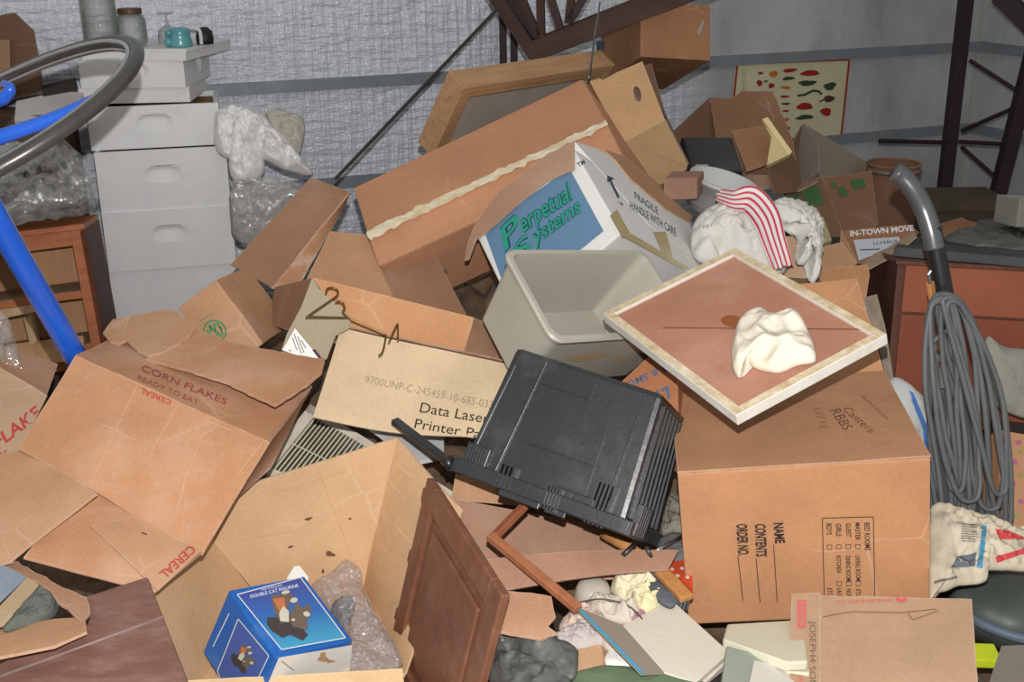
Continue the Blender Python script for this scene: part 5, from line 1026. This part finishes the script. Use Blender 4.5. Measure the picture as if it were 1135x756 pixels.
o = slab('dark_board', tz.pts([(990, 284), (1002, 272), (1046, 268), (1142, 277), (1142, 297)], .004), -.03, nmat('sooty_board', (78, 80, 80), (54, 56, 58), 5, (130, 130, 126), .35, .6, .1, 20), bev=.002); tag(o, 'flat sooty grey board on top of the reddish dresser', 'board')
o = mound('grey_tarp', [(1048, 268), (1062, 258), (1098, 248), (1126, 244), (1142, 256), (1142, 276), (1100, 274)], Plane(tz.o + tz.n * .036, tz(1100, 280) + tz.n * .036, tz(1050, 268) + tz.n * .036), .04, nmat('grey_tarp', (112, 112, 108), (80, 82, 80), 9, (150, 146, 136), .3, .6, .2, 24), folds=.5, fs=18, seed=4); tag(o, 'crumpled grey sheet lying on the sooty board', 'tarp')
o = slab('orange_card', AP((1040, 258, 4.3), (1083, 248, 4.4), (1060, 238, 4.6)).pts([(1038, 256), (1042, 248), (1066, 241), (1074, 245), (1084, 247), (1078, 255), (1042, 262)]), .02, card('orange2', (150, 96, 62), .25)); tag(o, 'small orange-brown card piece right of the vacuum handle', 'card')
o = thing('white_box', 'dingy white box at the right edge on top of the dresser', 'box', A(1125, 254, 4.15)); b0 = A(1126, 252, 4.02); bevel(MB().obox(b0, A(1101, 246, 4.3) - b0, A(1180, 252, 4.22) - b0, (0, 0, .105)).build('body', nmat('dingy_white', (170, 170, 160), (150, 150, 142), 6, (120, 116, 104), .3), o), .003)
o = thing('dark_platform', 'low dark wooden platform at the foot of the steel column', 'platform', (A(1068, 240, 5.6)[0], 5.72, 0)); pz = A(1068, 222, 5.6)[2]
MB().box((A(1068, 222, 5.6)[0] - .08, 5.72, pz - .02), (.6, .36, .04)).build('deck', nmat('dark_deck', (92, 80, 66), (66, 58, 48), 8), o); MB().box((A(1068, 222, 5.6)[0] - .08, 5.72, (pz - .04) / 2), (.5, .3, pz - .04)).build('base', nmat('dark_deck', (92, 80, 66), (66, 58, 48), 8), o)
o = slab('grey_plank', AP((955, 330, 3.02), (973, 327, 3.03), (985, 428, 2.85)).pts([(953, 331), (972, 326), (982, 365), (992, 430), (984, 430), (976, 392), (962, 352)]), .015, wood('weathered', (142, 128, 110), (112, 100, 86), .4, .8)); tag(o, 'weathered grey plank standing between the moving box and the dresser', 'plank')
bwp = AP((988, 425, 2.86), (1028, 500, 2.76), (1010, 425, 2.92))
o = mound('white_pillow', [(985, 424), (1000, 426), (1016, 444), (1024, 468), (1029, 504), (1020, 520), (990, 500)], bwp, .05, nmat('pillow_white', (206, 208, 208), (190, 190, 188), 8, None, 0, .7, .1, 30), folds=.12, fs=10)
tag(o, 'white rounded bag with a blue stripe behind the right edge of the moving box', 'bag')
def dense(sf, quads, name, mat, parent, n=10, m=4, off=.002, label=None):
    mb = MB()
    for q in quads:
        q = [np.array(t, float) for t in q]
        g = [[sf(*((q[0] * (1 - u) + q[1] * u) * (1 - v) + (q[3] * (1 - u) + q[2] * u) * v), off) for u in np.linspace(0, 1, n + 1)] for v in np.linspace(0, 1, m + 1)]
        for j in range(m):
            for i in range(n):
                c = [g[j][i], g[j][i + 1], g[j + 1][i + 1], g[j + 1][i]]
                if any(x is None for x in c): continue
                if max(np.linalg.norm(c[k] - c[k - 1]) for k in range(4)) > .03: continue
                mb.add(c, [(0, 1, 2, 3)])
    if mb.V:
        o = mb.build(name, mat, parent)
        if label: o['label'] = label
sf = Surf(o); dense(sf, [[(1004, 431), (1012, 436), (1026, 470), (1022, 474)], [(1022, 474), (1026, 470), (1030, 505), (1025, 505)]], 'blue_stripe', plain('bag_blue', (72, 124, 186)), o, 8, 4, .002, 'blue stripe')
# ---- upright vacuum cleaner
vb = nmat('vacuum_black', (34, 35, 38), (26, 27, 30), 6, (110, 112, 112), .15, .35, .02, 30, 0, .5); vc = plain('vacuum_chrome', (150, 152, 156), .22, .6, .85)
VY = 2.72; vac = thing('vacuum_cleaner', 'upright black vacuum cleaner with a grey cord, standing at the right edge', 'vacuum cleaner', A(1090, 690, 2.4))
gp1 = spline([A(992, 190, 2.78), A(1000, 196, 2.78), (A(1012, 210, 2.77)), A(1024, 232, 2.76), A(1032, 256, 2.74), A(1036, 276, 2.73)], 6)
MB().tube(gp1, .0235, 18).build('handle_grip', nmat('vacuum_grip', (112, 114, 118), (84, 86, 90), 8, (150, 152, 154), .3, .28, .02, 30, .55, .5), vac, smooth=True)
MB().tube(spline([A(1033, 252, 2.742), A(1040, 290, 2.73), A(1050, 345, 2.71), A(1062, 410, 2.68), A(1076, 500, 2.62)], 6), .0225, 18).build('handle_tube', vb, vac, smooth=True)
bevel(MB().beam(A(1044, 316, 2.68), A(1050, 345, 2.66), .022, .02).build('cord_hook', vb, vac), .004)
bevel(MB().beam(A(1031, 312, 2.70), A(1034, 332, 2.69), .018, .012).build('wooden_tag', wood('tag', (184, 130, 76), (160, 108, 60)), vac), .002); MB().tube([A(1031, 314, 2.69), A(1029, 304, 2.69), A(1032, 300, 2.69)], .004, 8).build('tag_clip', vc, vac)
o = prism('bag', [A(1040, 410, 2.66), A(1066, 410, 2.66), A(1088, 520, 2.58), A(1092, 600, 2.5), A(1026, 600, 2.5), A(1028, 500, 2.58)], [A(1046, 410, 2.72), A(1062, 410, 2.72), A(1086, 520, 2.7), A(1090, 600, 2.66), A(1028, 600, 2.66), A(1032, 500, 2.7)], nmat('bag_grey', (70, 72, 76), (56, 58, 62), 8, None, 0, .6, .1, 30), vac, .02)
MB().box(A(1040, 418, 2.60), (.03, .02, .05)).build('bag_clip', nmat('clip_grey', (120, 116, 112), (90, 88, 86), 10), vac)
rng = random.Random(5); crd = nmat('cord_grey', (98, 100, 100), (82, 84, 86), 10, (150, 150, 148), .3, .5, 0, 30, 0, .35); mb = MB()
loopdef = [((1046, 326), (1086, 580), 26, 4), ((1044, 328), (1062, 545), 17, -4), ((1050, 327), (1104, 588), 22, 12), ((1043, 331), (1058, 575), 20, -6), ((1052, 330), (1108, 548), 19, 16), ((1047, 330), (1074, 556), 27, 0), ((1042, 334), (1050, 596), 13, -6), ((1053, 331), (1098, 565), 24, 12), ((1046, 328), (1088, 606), 29, 2), ((1049, 333), (1070, 592), 14, 10), ((1056, 334), (1114, 582), 18, 18), ((1043, 334), (1064, 604), 22, -4)]
for k, (T0, B0, wd, sk) in enumerate(loopdef):
    P = []; yo = 2.60 - .007 * (k % 6); ph = rng.uniform(0, 6)
    for i in range(28):
        a = 2 * math.pi * i / 28; s = (1 - math.cos(a)) / 2; sn = math.sin(a); wv_ = math.copysign(abs(sn) ** .62, sn)
        px_ = T0[0] + (B0[0] - T0[0]) * s ** 1.1 + wd * wv_ * (1 - .25 * s) + sk * math.sin(math.pi * s) * .8 + 2.4 * math.sin(3 * a + ph) * abs(sn) + rng.uniform(-.8, .8); py_ = T0[1] + (B0[1] - T0[1]) * s
        P.append(A(px_, py_, yo - .08 * s + .014 * math.cos(a + k)))
    mb.tube(spline(P, 4, True), .0066, 8, True)
mb.tube(spline([A(1050, 346, 2.60), A(1058, 350, 2.595), A(1060, 358, 2.59), A(1040, 374, 2.585), A(1030, 382, 2.585), A(1034, 390, 2.585), A(1050, 410, 2.58), A(1062, 450, 2.57)], 5), .0066, 8)
co = mb.build('power_cord', crd, vac, smooth=True); co['label'] = 'long grey power cord hung in loops'
vbm = nmat('vacuum_base', (74, 80, 76), (60, 66, 62), 5, (120, 120, 116), .25, .5, .04, 30, 0, .4)
vp = AP((1060, 690, 2.28), (1135, 700, 2.26), (1100, 625, 2.55)); o = mound('base', [(1052, 662), (1075, 646), (1110, 634), (1150, 626), (1190, 640), (1190, 700), (1135, 702), (1096, 690), (1072, 678)], vp, .06, vbm, vac, 12, folds=.02, fs=5, sharp=False, base=-.06)
MB().tube(spline([vp(1058, 668, -.01), vp(1074, 682, -.01), vp(1096, 695, -.01), vp(1135, 708, -.01), vp(1180, 712, -.01)], 6), .0125, 12).build('bumper', nmat('bumper', (92, 102, 118), (78, 88, 102), 6, None, 0, .5, 0, 10), vac, smooth=True)
MB().obox(vp(1058, 672, -.02), vp(1180, 716, -.02) - vp(1058, 672, -.02), (0, .25, .03), (0, 0, -.07)).build('sole_plate', vb, vac)
# newspaper
npm = nmat('newsprint', (202, 192, 172), (178, 166, 146), 14, (170, 150, 124), .35, .85, .15, 50); np_ = AP((1033, 655, 2.22), (1140, 625, 2.30), (1060, 562, 2.46))
nw = thing('newspaper', 'crumpled newspaper with red and blue stripes right of the moving box', 'newspaper', np_(1085, 652))
o = mound('sheet', [(1031, 566), (1052, 560), (1070, 566), (1098, 574), (1126, 586), (1150, 588), (1150, 628), (1124, 632), (1096, 632), (1092, 644), (1066, 648), (1040, 657), (1030, 656)], np_, .032, npm, nw, 30, folds=.6, fs=20, seed=23)
sf = Surf(o); dense(sf, [[(1088, 582), (1094, 583), (1089, 630), (1083, 629)]], 'blue_stripe', ink('news_blue', (70, 138, 170)), nw, 4, 14, .002, 'blue printed stripe')
dense(sf, [[(1103, 586), (1114, 587), (1140, 598), (1108, 598)], [(1103, 617), (1140, 606), (1140, 612), (1104, 624)]], 'red_stripes', ink('news_red', (196, 64, 66)), nw, 12, 5, .002, 'red printed stripes')
dense(sf, [[(1066, 581 + 2.6 * k), (1083, 582 + 2.6 * k), (1083, 582.9 + 2.6 * k), (1066, 581.9 + 2.6 * k)] for k in range(8)] + [[(1036, 645), (1060, 638), (1060, 640.5), (1036, 647.5)]], 'text_lines', ink('news_grey', (112, 106, 98)), nw, 8, 1, .002)
dense(sf, [[(1060, 618), (1082, 612), (1080, 628), (1054, 630)]], 'photo', ink('news_photo', (96, 98, 108)), nw, 8, 6, .002, 'dark printed photo')
# right edge bits
o = mound('grey_cloth', [(1094, 372), (1112, 384), (1150, 396), (1150, 462), (1120, 460), (1098, 440), (1090, 404)], AP((1094, 400, 3.38), (1150, 400, 3.38), (1110, 460, 3.30)), .03, nmat('grey_print_cloth', (160, 158, 146), (136, 136, 126), 10, (120, 118, 108), .35, .8, .1, 30), folds=.3, fs=12); tag(o, 'grey printed cloth bundle at the right edge beside the cord', 'cloth')
fx = thing('floral_box', 'box wrapped in floral paper at the right edge behind the cord', 'box', A(1125, 590, 2.7)); fq_ = AP((1106, 478, 2.85), (1150, 482, 2.85), (1110, 590, 2.62))
slab('front', fq_.pts([(1104, 476), (1160, 486), (1160, 650), (1116, 650)]), .15, nmat('floral_paper', (182, 138, 104), (170, 126, 94), 5, None, 0, .6, 0, 10), fx); 
for q in ((1116, 486), (1125, 512), (1123, 536), (1132, 556), (1129, 490)): Print(fq_, .002).blob(q, 3.4, 2.6, .3, 10, .35).build('printed_flower', ink('flower_pink', (176, 88, 132)), fx, 'printed pink flower')
pr = Print(fq_, .002)
for q in ((1110, 498), (1131, 500), (1117, 524), (1132, 526), (1116, 552), (1127, 572), (1112, 568)): pr.blob(q, 3.2, 1.6, .7, 8, .2)
pr.build('green_leaves', ink('flower_leaf', (126, 150, 88)), fx, 'printed green leaves')
o = slab('dark_shelf_edge', AP((1098, 466, 2.95), (1150, 468, 2.95), (1100, 474, 2.90)).pts([(1098, 465), (1150, 470), (1150, 476), (1100, 474)]), .1, plain('edge_dark', (44, 36, 32))); tag(o, 'dark board edge above the floral box', 'board')
o = MB().obox(A(1078, 741, 2.10), A(1110, 742, 2.12) - A(1078, 741, 2.10), (0, .05, .01), (0, 0, .022)).build('lime_case', plain('lime', (186, 200, 40), .35)); bevel(o, .004); tag(o, 'small lime green plastic case in the lower right corner', 'case')
o = slab('grey_board', AP((1085, 756, 2.0), (1150, 756, 2.0), (1120, 715, 2.12)).pts([(1110, 716), (1160, 714), (1170, 800), (1085, 800), (1100, 745)]), .02, nmat('stone_grey', (128, 120, 110), (112, 104, 96), 5)); tag(o, 'grey-brown board in the bottom right corner', 'board')
# ================================================================== bottom centre
# flattened carton
fc = thing('flattened_carton', 'flattened tan carton with red print and JOSEPH4 handwriting, bottom right', 'carton', A(980, 756, 2.02)); fcm = card('flat', (174, 138, 106), .30, (184, 160, 138), ribs=30., ribdir='Z'); fcp = AP((878, 657, 2.20), (1077, 665, 2.18), (874, 756, 1.98))
fcm_ = sheet('main_panel', [fcp(909, 660), fcp(1077, 664), fcp(1090, 850), fcp(908, 850)], fcm, fc, .005, 16, 16, .0012, 6, tear=.0015, seed=91)
fce_ = sheet('end_flap', [fcp(877, 658, .004), fcp(909, 657, .004), fcp(909, 850, .004), fcp(873, 850, .012)], fcm, fc, .005, 6, 16, .001, 6, seed=92)
rp = ink('faded_print_red', (202, 96, 92)); pr = Print(fcp, .006)
pr.text('ANHEUSER-BUSCH, INC.', (989, 663.5), (926, 665.2), (989, 667), .01); pr.poly([(992, 664), (999, 668), (1006, 664.5), (1003, 661.5), (999, 664), (995, 661)]); pr.build('red_lettering', rp, fcm_, 'red printed words upside down')
pr = Print(fcp, .008); pr.poly([(884, 665), (893, 664.5), (893.5, 695), (884.5, 696)]); 
for k in range(5):
    a = math.pi * k / 5; pr.line((886.5 + 5 * math.cos(a), 717 + 5 * math.sin(a)), (886.5 - 5 * math.cos(a), 717 - 5 * math.sin(a)), 1.5)
pr.text('Anheuser', (885.5, 728), (885.5, 757), (891, 728), .01); pr.build('red_lettering', rp, fce_, 'red printed block, star and word'); pr = Print(fcp, .0090); pr.text('BUDWEISER', (886, 666.5), (886.5, 694), (891.5, 666.5), .0); pr.build('reversed_lettering', fcm, fce_)
pr = Print(fcp, .009); pr.text('JOSEPH4 SONS', (897.5, 688), (897.5, 768), (904.5, 688), -.004); pr.build('handwritten_words', ink('pen_grey', (110, 86, 80)), fce_, 'handwritten letters')
pr = Print(fcp, .006)
for a, b in (((912, 684), (930, 680)), ((930, 680), (946, 678)), ((946, 678), (1000, 679)), ((1000, 679), (1038, 675)), ((1006, 680), (1012, 687)), ((1012, 687), (1040, 677))): pr.line(a, b, .9)
pr.build('tear_line', ink('tear', (120, 88, 62)), fcm_)
# cream binders / cases
cr = nmat('cream_plastic', (204, 200, 178), (194, 190, 168), 6, (150, 130, 100), .2, .4, .02, 30, 0, .4, dscale=9); cp = AP((805, 691, 2.14), (880, 687, 2.16), (802, 712, 2.06))
cc = thing('cream_case', 'cream plastic case with a stepped edge in front of the moving box', 'case', A(840, 735, 2.05)); slab('lid', cp.pts([(806, 691), (890, 686), (896, 733), (874, 734), (801, 708)]), .022, cr, cc, bev=.005); slab('base', cp.pts([(806, 694), (890, 690), (898, 746), (874, 744), (806, 717)], -.026), .02, cr, cc, bev=.004)
o = slab('grey_green_folder', AP((808, 722, 2.02), (874, 740, 2.02), (820, 756, 1.93)).pts([(806, 716), (850, 728), (836, 770), (800, 760)]), .01, plain('folder_green', (146, 152, 138))); tag(o, 'grey-green folder under the cream case', 'folder')
o = slab('paper_sheet', AP((835, 733, 2.0), (874, 745, 2.0), (850, 760, 1.93)).pts([(836, 732), (880, 742), (880, 790), (826, 780)]), .004, plain('paper_offwhite', (206, 200, 190))); tag(o, 'off-white paper sheet below the cream case', 'paper')
o = slab('black_case', AP((785, 756, 1.95), (812, 736, 2.0), (826, 756, 1.95)).pts([(778, 762), (811, 735), (834, 760), (834, 790), (780, 790)]), .03, nmat('black_ribbed', (46, 42, 42), (32, 30, 30), 20, None, 0, .5, .2, 80), bev=.003); tag(o, 'black ribbed case corner at the bottom beside the white book box', 'case')
# white book box with grey side
bk_ = thing('book_box', 'white book-shaped box with a grey side and blue edge at the bottom centre', 'box', A(735, 756, 2.0)); wq_ = AP((690, 693, 2.12), (744, 664, 2.22), (771, 757, 1.94)); gq = AP((640, 673, 2.12), (690, 693, 2.12), (712, 745, 1.93))
offw = nmat('off_white_card', (208, 200, 184), (198, 190, 174), 5, (180, 170, 150), .2, .75)
slab('cover', wq_.pts([(690, 693), (744, 664), (809, 723), (771, 757), (736, 745)]), .012, offw, bk_, bev=.002); slab('page_block', wq_.pts([(700, 696), (744, 672), (812, 728), (775, 764), (742, 752)], -.013), .035, nmat('pages', (214, 206, 194), (196, 184, 172), 40, None, 0, .9, .1, 90, stretch=(1, 1, 6)), bk_)
pp = Plane(*[wq_(812, 728, -.020), wq_(775, 764, -.020), wq_(775, 764, -.045)])
slab('grey_side', gq.pts([(640, 673), (690, 693), (736, 745), (712, 746)]), .006, nmat('taupe_card', (160, 148, 136), (150, 138, 126), 5), bk_); MB().tube([gq(638, 671), gq(712, 746)], .0035, 8).build('blue_edge', plain('edge_blue', (74, 140, 168), .4), bk_)
# wooden moulding bent at a corner
md = thing('wood_moulding', 'thin reddish wooden moulding with a corner below the black crate', 'moulding', A(640, 676, 2.15)); mw = wood('moulding', (172, 112, 78), (146, 90, 62), .2)
bevel(MB().beam(A(582, 560, 2.34), A(545, 598, 2.30), .018, .016).build('short_arm', wood('moulding_dark', (142, 82, 56), (118, 66, 46)), md), .002); bevel(MB().beam(A(543, 594, 2.30), A(641, 675, 2.10), .022, .016).build('long_arm', mw, md), .002)
# cardboard pieces
o = slab('cardboard_piece', AP((556, 655, 2.12), (612, 662, 2.12), (556, 700, 2.0)).pts([(550, 654), (588, 657), (611, 661), (616, 684), (607, 694), (618, 702), (600, 708), (552, 700)]), .006, card('salmon', (184, 132, 98), .3), ragged=.002); tag(o, 'brown cardboard piece right of the cabinet door', 'cardboard')
o = thing('tan_card_box', 'small tan cardboard box end near the bottom centre', 'box', A(655, 752, 1.98)); slab('side', AP((640, 720, 2.05), (675, 712, 2.08), (635, 752, 1.97)).pts([(641, 718), (666, 713), (672, 742), (634, 754), (638, 735)]), .006, card('salmon2', (200, 152, 112), .2), o); slab('end', AP((666, 713, 2.075), (678, 715, 2.10), (673, 742, 2.0)).pts([(666, 713), (676, 714), (680, 734), (672, 742)]), .006, card('salmon3', (176, 126, 92), .2), o)
lt = nmat('black_leather', (98, 98, 94), (66, 66, 64), 9, (120, 116, 104), .25, .5, .25, 40, 0, .4); lp = AP((540, 745, 2.0), (640, 720, 2.0), (590, 690, 2.12))
sh = thing('leather_bag', 'crumpled dark leather bag at the bottom beside the cabinet door', 'bag', A(590, 757, 1.98))
mound('flap', [(546, 716), (556, 706), (572, 696), (588, 695), (612, 708), (638, 718), (641, 728), (634, 752), (600, 744), (566, 732), (550, 726)], lp, .04, lt, sh, 30, folds=.5, fs=12, seed=31, fine=.12); mound('body', [(540, 738), (552, 724), (580, 732), (612, 746), (634, 752), (630, 790), (560, 790), (542, 756)], Plane(lp.o - lp.n * .015, lp(640, 720) - lp.n * .015, lp(590, 690) - lp.n * .015), .04, lt, sh, 30, folds=.6, fs=13, seed=33, fine=.12)
MB().tube([lp(553, 702, .05), lp(557, 710, .05)], .004, 8).build('buckle_end', plain('silver', (200, 200, 200), .3, .5, .7), sh)
o = mound('green_cloth', [(630, 752), (650, 742), (676, 738), (720, 743), (770, 752), (800, 770), (740, 800), (640, 800)], AP((640, 756, 1.96), (770, 756, 1.96), (690, 738, 2.02)), .015, nmat('sage', (112, 130, 100), (98, 116, 88), 6, None, 0, .9, .1, 60), folds=.15, fs=10); tag(o, 'sage green cloth at the bottom edge in front of the white book box', 'cloth')
o = mound('white_paper', [(670, 728), (686, 716), (706, 736), (722, 744), (676, 740)], AP((670, 735, 2.02), (720, 745, 2.0), (690, 716, 2.08)), .01, plain('paper_white', (222, 220, 216)), folds=.2, fs=20); tag(o, 'white paper poking out above the green cloth', 'paper')
# bowl
bo = A(657, 668, 2.30); bw_ = MB().lathe([(0, .062), (.020, .060), (.034, .052), (.041, .036), (.043, .0), (.047, -.004), (.040, -.004), (.037, .03), (0, .055)], bo, (.0, -.25, 1), 32).build('upturned_bowl', nmat('stoneware', (190, 180, 166), (176, 166, 152), 6, (160, 150, 136), .3, .4, .02, 20), smooth=True); tag(bw_, 'upturned off-white bowl in front of the shallow carton', 'bowl')
# crumpled papers
RPn = AP((615, 720, 2.06), (740, 680, 2.18), (690, 640, 2.34)); 
for pix, h_, c1, c2, lab, sd, kind in (([(620, 694), (640, 672), (660, 676), (672, 690), (664, 700), (640, 706), (624, 702)], .02, (206, 186, 170), (190, 164, 150), 'crumpled pinkish magazine page left of the white book box', 1, 'magazine_page'),
      ([(612, 712), (628, 700), (650, 690), (664, 692), (676, 710), (660, 716), (640, 722), (620, 720)], .02, (190, 180, 174), (160, 150, 150), 'crumpled printed page with violet and yellow print beside the leather bag', 2, 'printed_page'),
      ([(650, 672), (668, 664), (690, 668), (706, 676), (712, 690), (690, 690), (664, 684)], .03, (204, 194, 180), (180, 168, 154), 'striped newspaper page under the wire by the white bowl', 3, 'newspaper_page'),
      ([(678, 650), (700, 640), (722, 644), (734, 658), (720, 668), (700, 668), (684, 662)], .035, (218, 210, 186), (206, 196, 160), 'crumpled yellowish tissue right of the white bowl', 4, 'tissue'),
      ([(700, 664), (722, 656), (742, 664), (736, 674), (716, 682), (702, 676)], .03, (222, 212, 176), (206, 192, 150), 'crumpled cream tissue just behind the white book box', 5, 'tissue'),
      ([(660, 700), (680, 700), (694, 716), (676, 720), (664, 712)], .015, (196, 186, 172), (168, 160, 150), 'small grey paper scrap touching the grey side of the book box', 6, 'paper_scrap')):
    o = mound(kind, pix, RPn, h_, nmat('paper_%d' % sd, c1, c2, 12, (150, 140, 150), .2, .9, .2, 50), folds=.9, fs=22, seed=40 + sd); tag(o, lab, 'paper')
o = mound('purple_scrap', [(694, 676), (706, 672), (718, 678), (712, 688), (700, 690)], RPn, .012, plain('mauve', (160, 118, 126)), folds=.3, fs=30); tag(o, 'mauve paper scrap between tissue and white book box', 'paper')
o = MB().tube(spline([RPn(640, 668, .02), RPn(664, 664, .035), RPn(684, 667, .035), RPn(700, 674, .03), RPn(712, 686, .02)], 6), .0016, 6).build('thin_wire', plain('wire_dark', (96, 92, 88), .4, .4, .5)); tag(o, 'thin dark wire arching over the crumpled newspaper page', 'wire')
# brush
br = thing('wooden_brush', 'wooden brush with a knobbed handle below the crate corner', 'brush', A(735, 650, 2.25)); bwd = wood('brush', (196, 140, 84), (168, 114, 66), .2, .5); bA, bB = A(712, 612, 2.36), A(762, 664, 2.20)
bbk = MB().beam(bA, bB, .034, .016).build('back', bwd, br); bevel(bbk, .004); MB().tube([A(668, 592, 2.46), A(690, 603, 2.42), A(716, 618, 2.355)], [.012, .014, .010], 12).build('handle', bwd, br, smooth=True)
MB().lathe([(0, -.006), (.016, -.006), (.019, 0), (.016, .006), (0, .008)], A(709, 627, 2.30), (.3, -.8, .5), 20).build('knob', bwd, br, smooth=True)
bs = MB(); rg = random.Random(3); td = (bB - bA) / np.linalg.norm(bB - bA); dn = np.array([-.35, -.25, -.9]); dn /= np.linalg.norm(dn)
for i in range(34):
    for j in (-1, 0, 1): p = bA + (bB - bA) * (i + .5) / 34 + np.cross(td, dn) * .008 * j; bs.tube([p, p + dn * (.030 + rg.uniform(-.004, .004)) + np.array([rg.uniform(-.003, .003), rg.uniform(-.003, .003), 0])], .0012, 4)
tag(bs.build('bristles', plain('bristle_grey', (92, 98, 104)), bbk), kind='stuff')
# red-orange dotted cloth, grey rag, wires and rod in the gap
od = AP((735, 640, 2.32), (768, 630, 2.36), (750, 612, 2.44))
o = slab('orange_cloth', od.pts([(730, 628), (742, 624), (766, 616), (768, 654), (752, 640)]), .01, nmat('orange_red', (214, 84, 44), (198, 70, 36), 8)); tag(o, 'orange-red dotted cloth in the gap left of the moving box', 'cloth'); pr = Print(od, .002)
for q in ((756, 630), (751, 638), (745, 631), (762, 640), (760, 622)): pr.blob(q, 2.4, 1.7, .2, 10)
pr.build('white_dots', ink('dot', (226, 214, 200)), o, 'white dots')
o = mound('grey_rag', [(711, 637), (720, 634), (734, 648), (750, 664), (744, 671), (726, 660)], AP((712, 645, 2.26), (750, 668, 2.18), (730, 630, 2.32)), .006, nmat('slate_rag', (98, 102, 108), (78, 82, 88), 9), folds=.3, fs=24); tag(o, 'slate grey rag hanging below the wooden brush', 'rag')
o = mound('grey_sheet', [(730, 598), (752, 590), (766, 600), (764, 618), (744, 622), (732, 616)], AP((730, 615, 2.42), (766, 615, 2.42), (750, 585, 2.52)), .015, nmat('slate_sheet', (110, 110, 108), (86, 86, 86), 9), folds=.3, fs=24, seed=8); tag(o, 'grey cloth behind the metal rod right of the crate corner', 'cloth')
o = MB().tube([A(728, 610, 2.36), A(757, 594, 2.44)], .0045, 10).build('metal_rod', plain('rod_steel', (190, 190, 192), .25, .5, .9), smooth=True); tag(o, 'short shiny metal rod beside the crate corner', 'rod')
o = mound('plastic_scraps', [(740, 556), (752, 550), (760, 570), (762, 590), (742, 596), (732, 590)], AP((735, 595, 2.50), (762, 590, 2.50), (750, 550, 2.62)), .03, nmat('scrap_mix', (150, 144, 130), (90, 84, 74), 22, (200, 196, 188), .3, .5, .3, 40), folds=.6, fs=30, seed=12); tag(o, 'bunched pale scraps in the gap between crate and moving box', 'scrap')
# ================================================================== light and camera
fl_ = bpy.data.lights.new('camera_flash', 'POINT'); fl_.energy = 360; fl_.shadow_soft_size = .010; fl_.color = (1, .985, .965); fo = bpy.data.objects.new('camera_flash', fl_); COL.objects.link(fo); fo.location = CAM + UP * .135 + RT * .005 + FW * .03
w_ = bpy.data.worlds.new('shed_daylight'); SC.world = w_; w_.use_nodes = True; w_.node_tree.nodes['Background'].inputs[0].default_value = (1, .975, .93, 1); w_.node_tree.nodes['Background'].inputs[1].default_value = .40
cd = bpy.data.cameras.new('camera'); cd.sensor_width = 36; cd.lens = 36 * FOC / 1135; cd.clip_start = .02; co_ = bpy.data.objects.new('camera', cd); COL.objects.link(co_)
co_.matrix_world = Matrix(((RT[0], UP[0], -FW[0], 0), (RT[1], UP[1], -FW[1], 0), (RT[2], UP[2], -FW[2], CAMZ), (0, 0, 0, 1))); SC.camera = co_
vs = SC.view_settings; vs.view_transform = 'Standard'; vs.look = 'None'; vs.gamma = 1; vs.use_curve_mapping = False; vs.exposure = 0
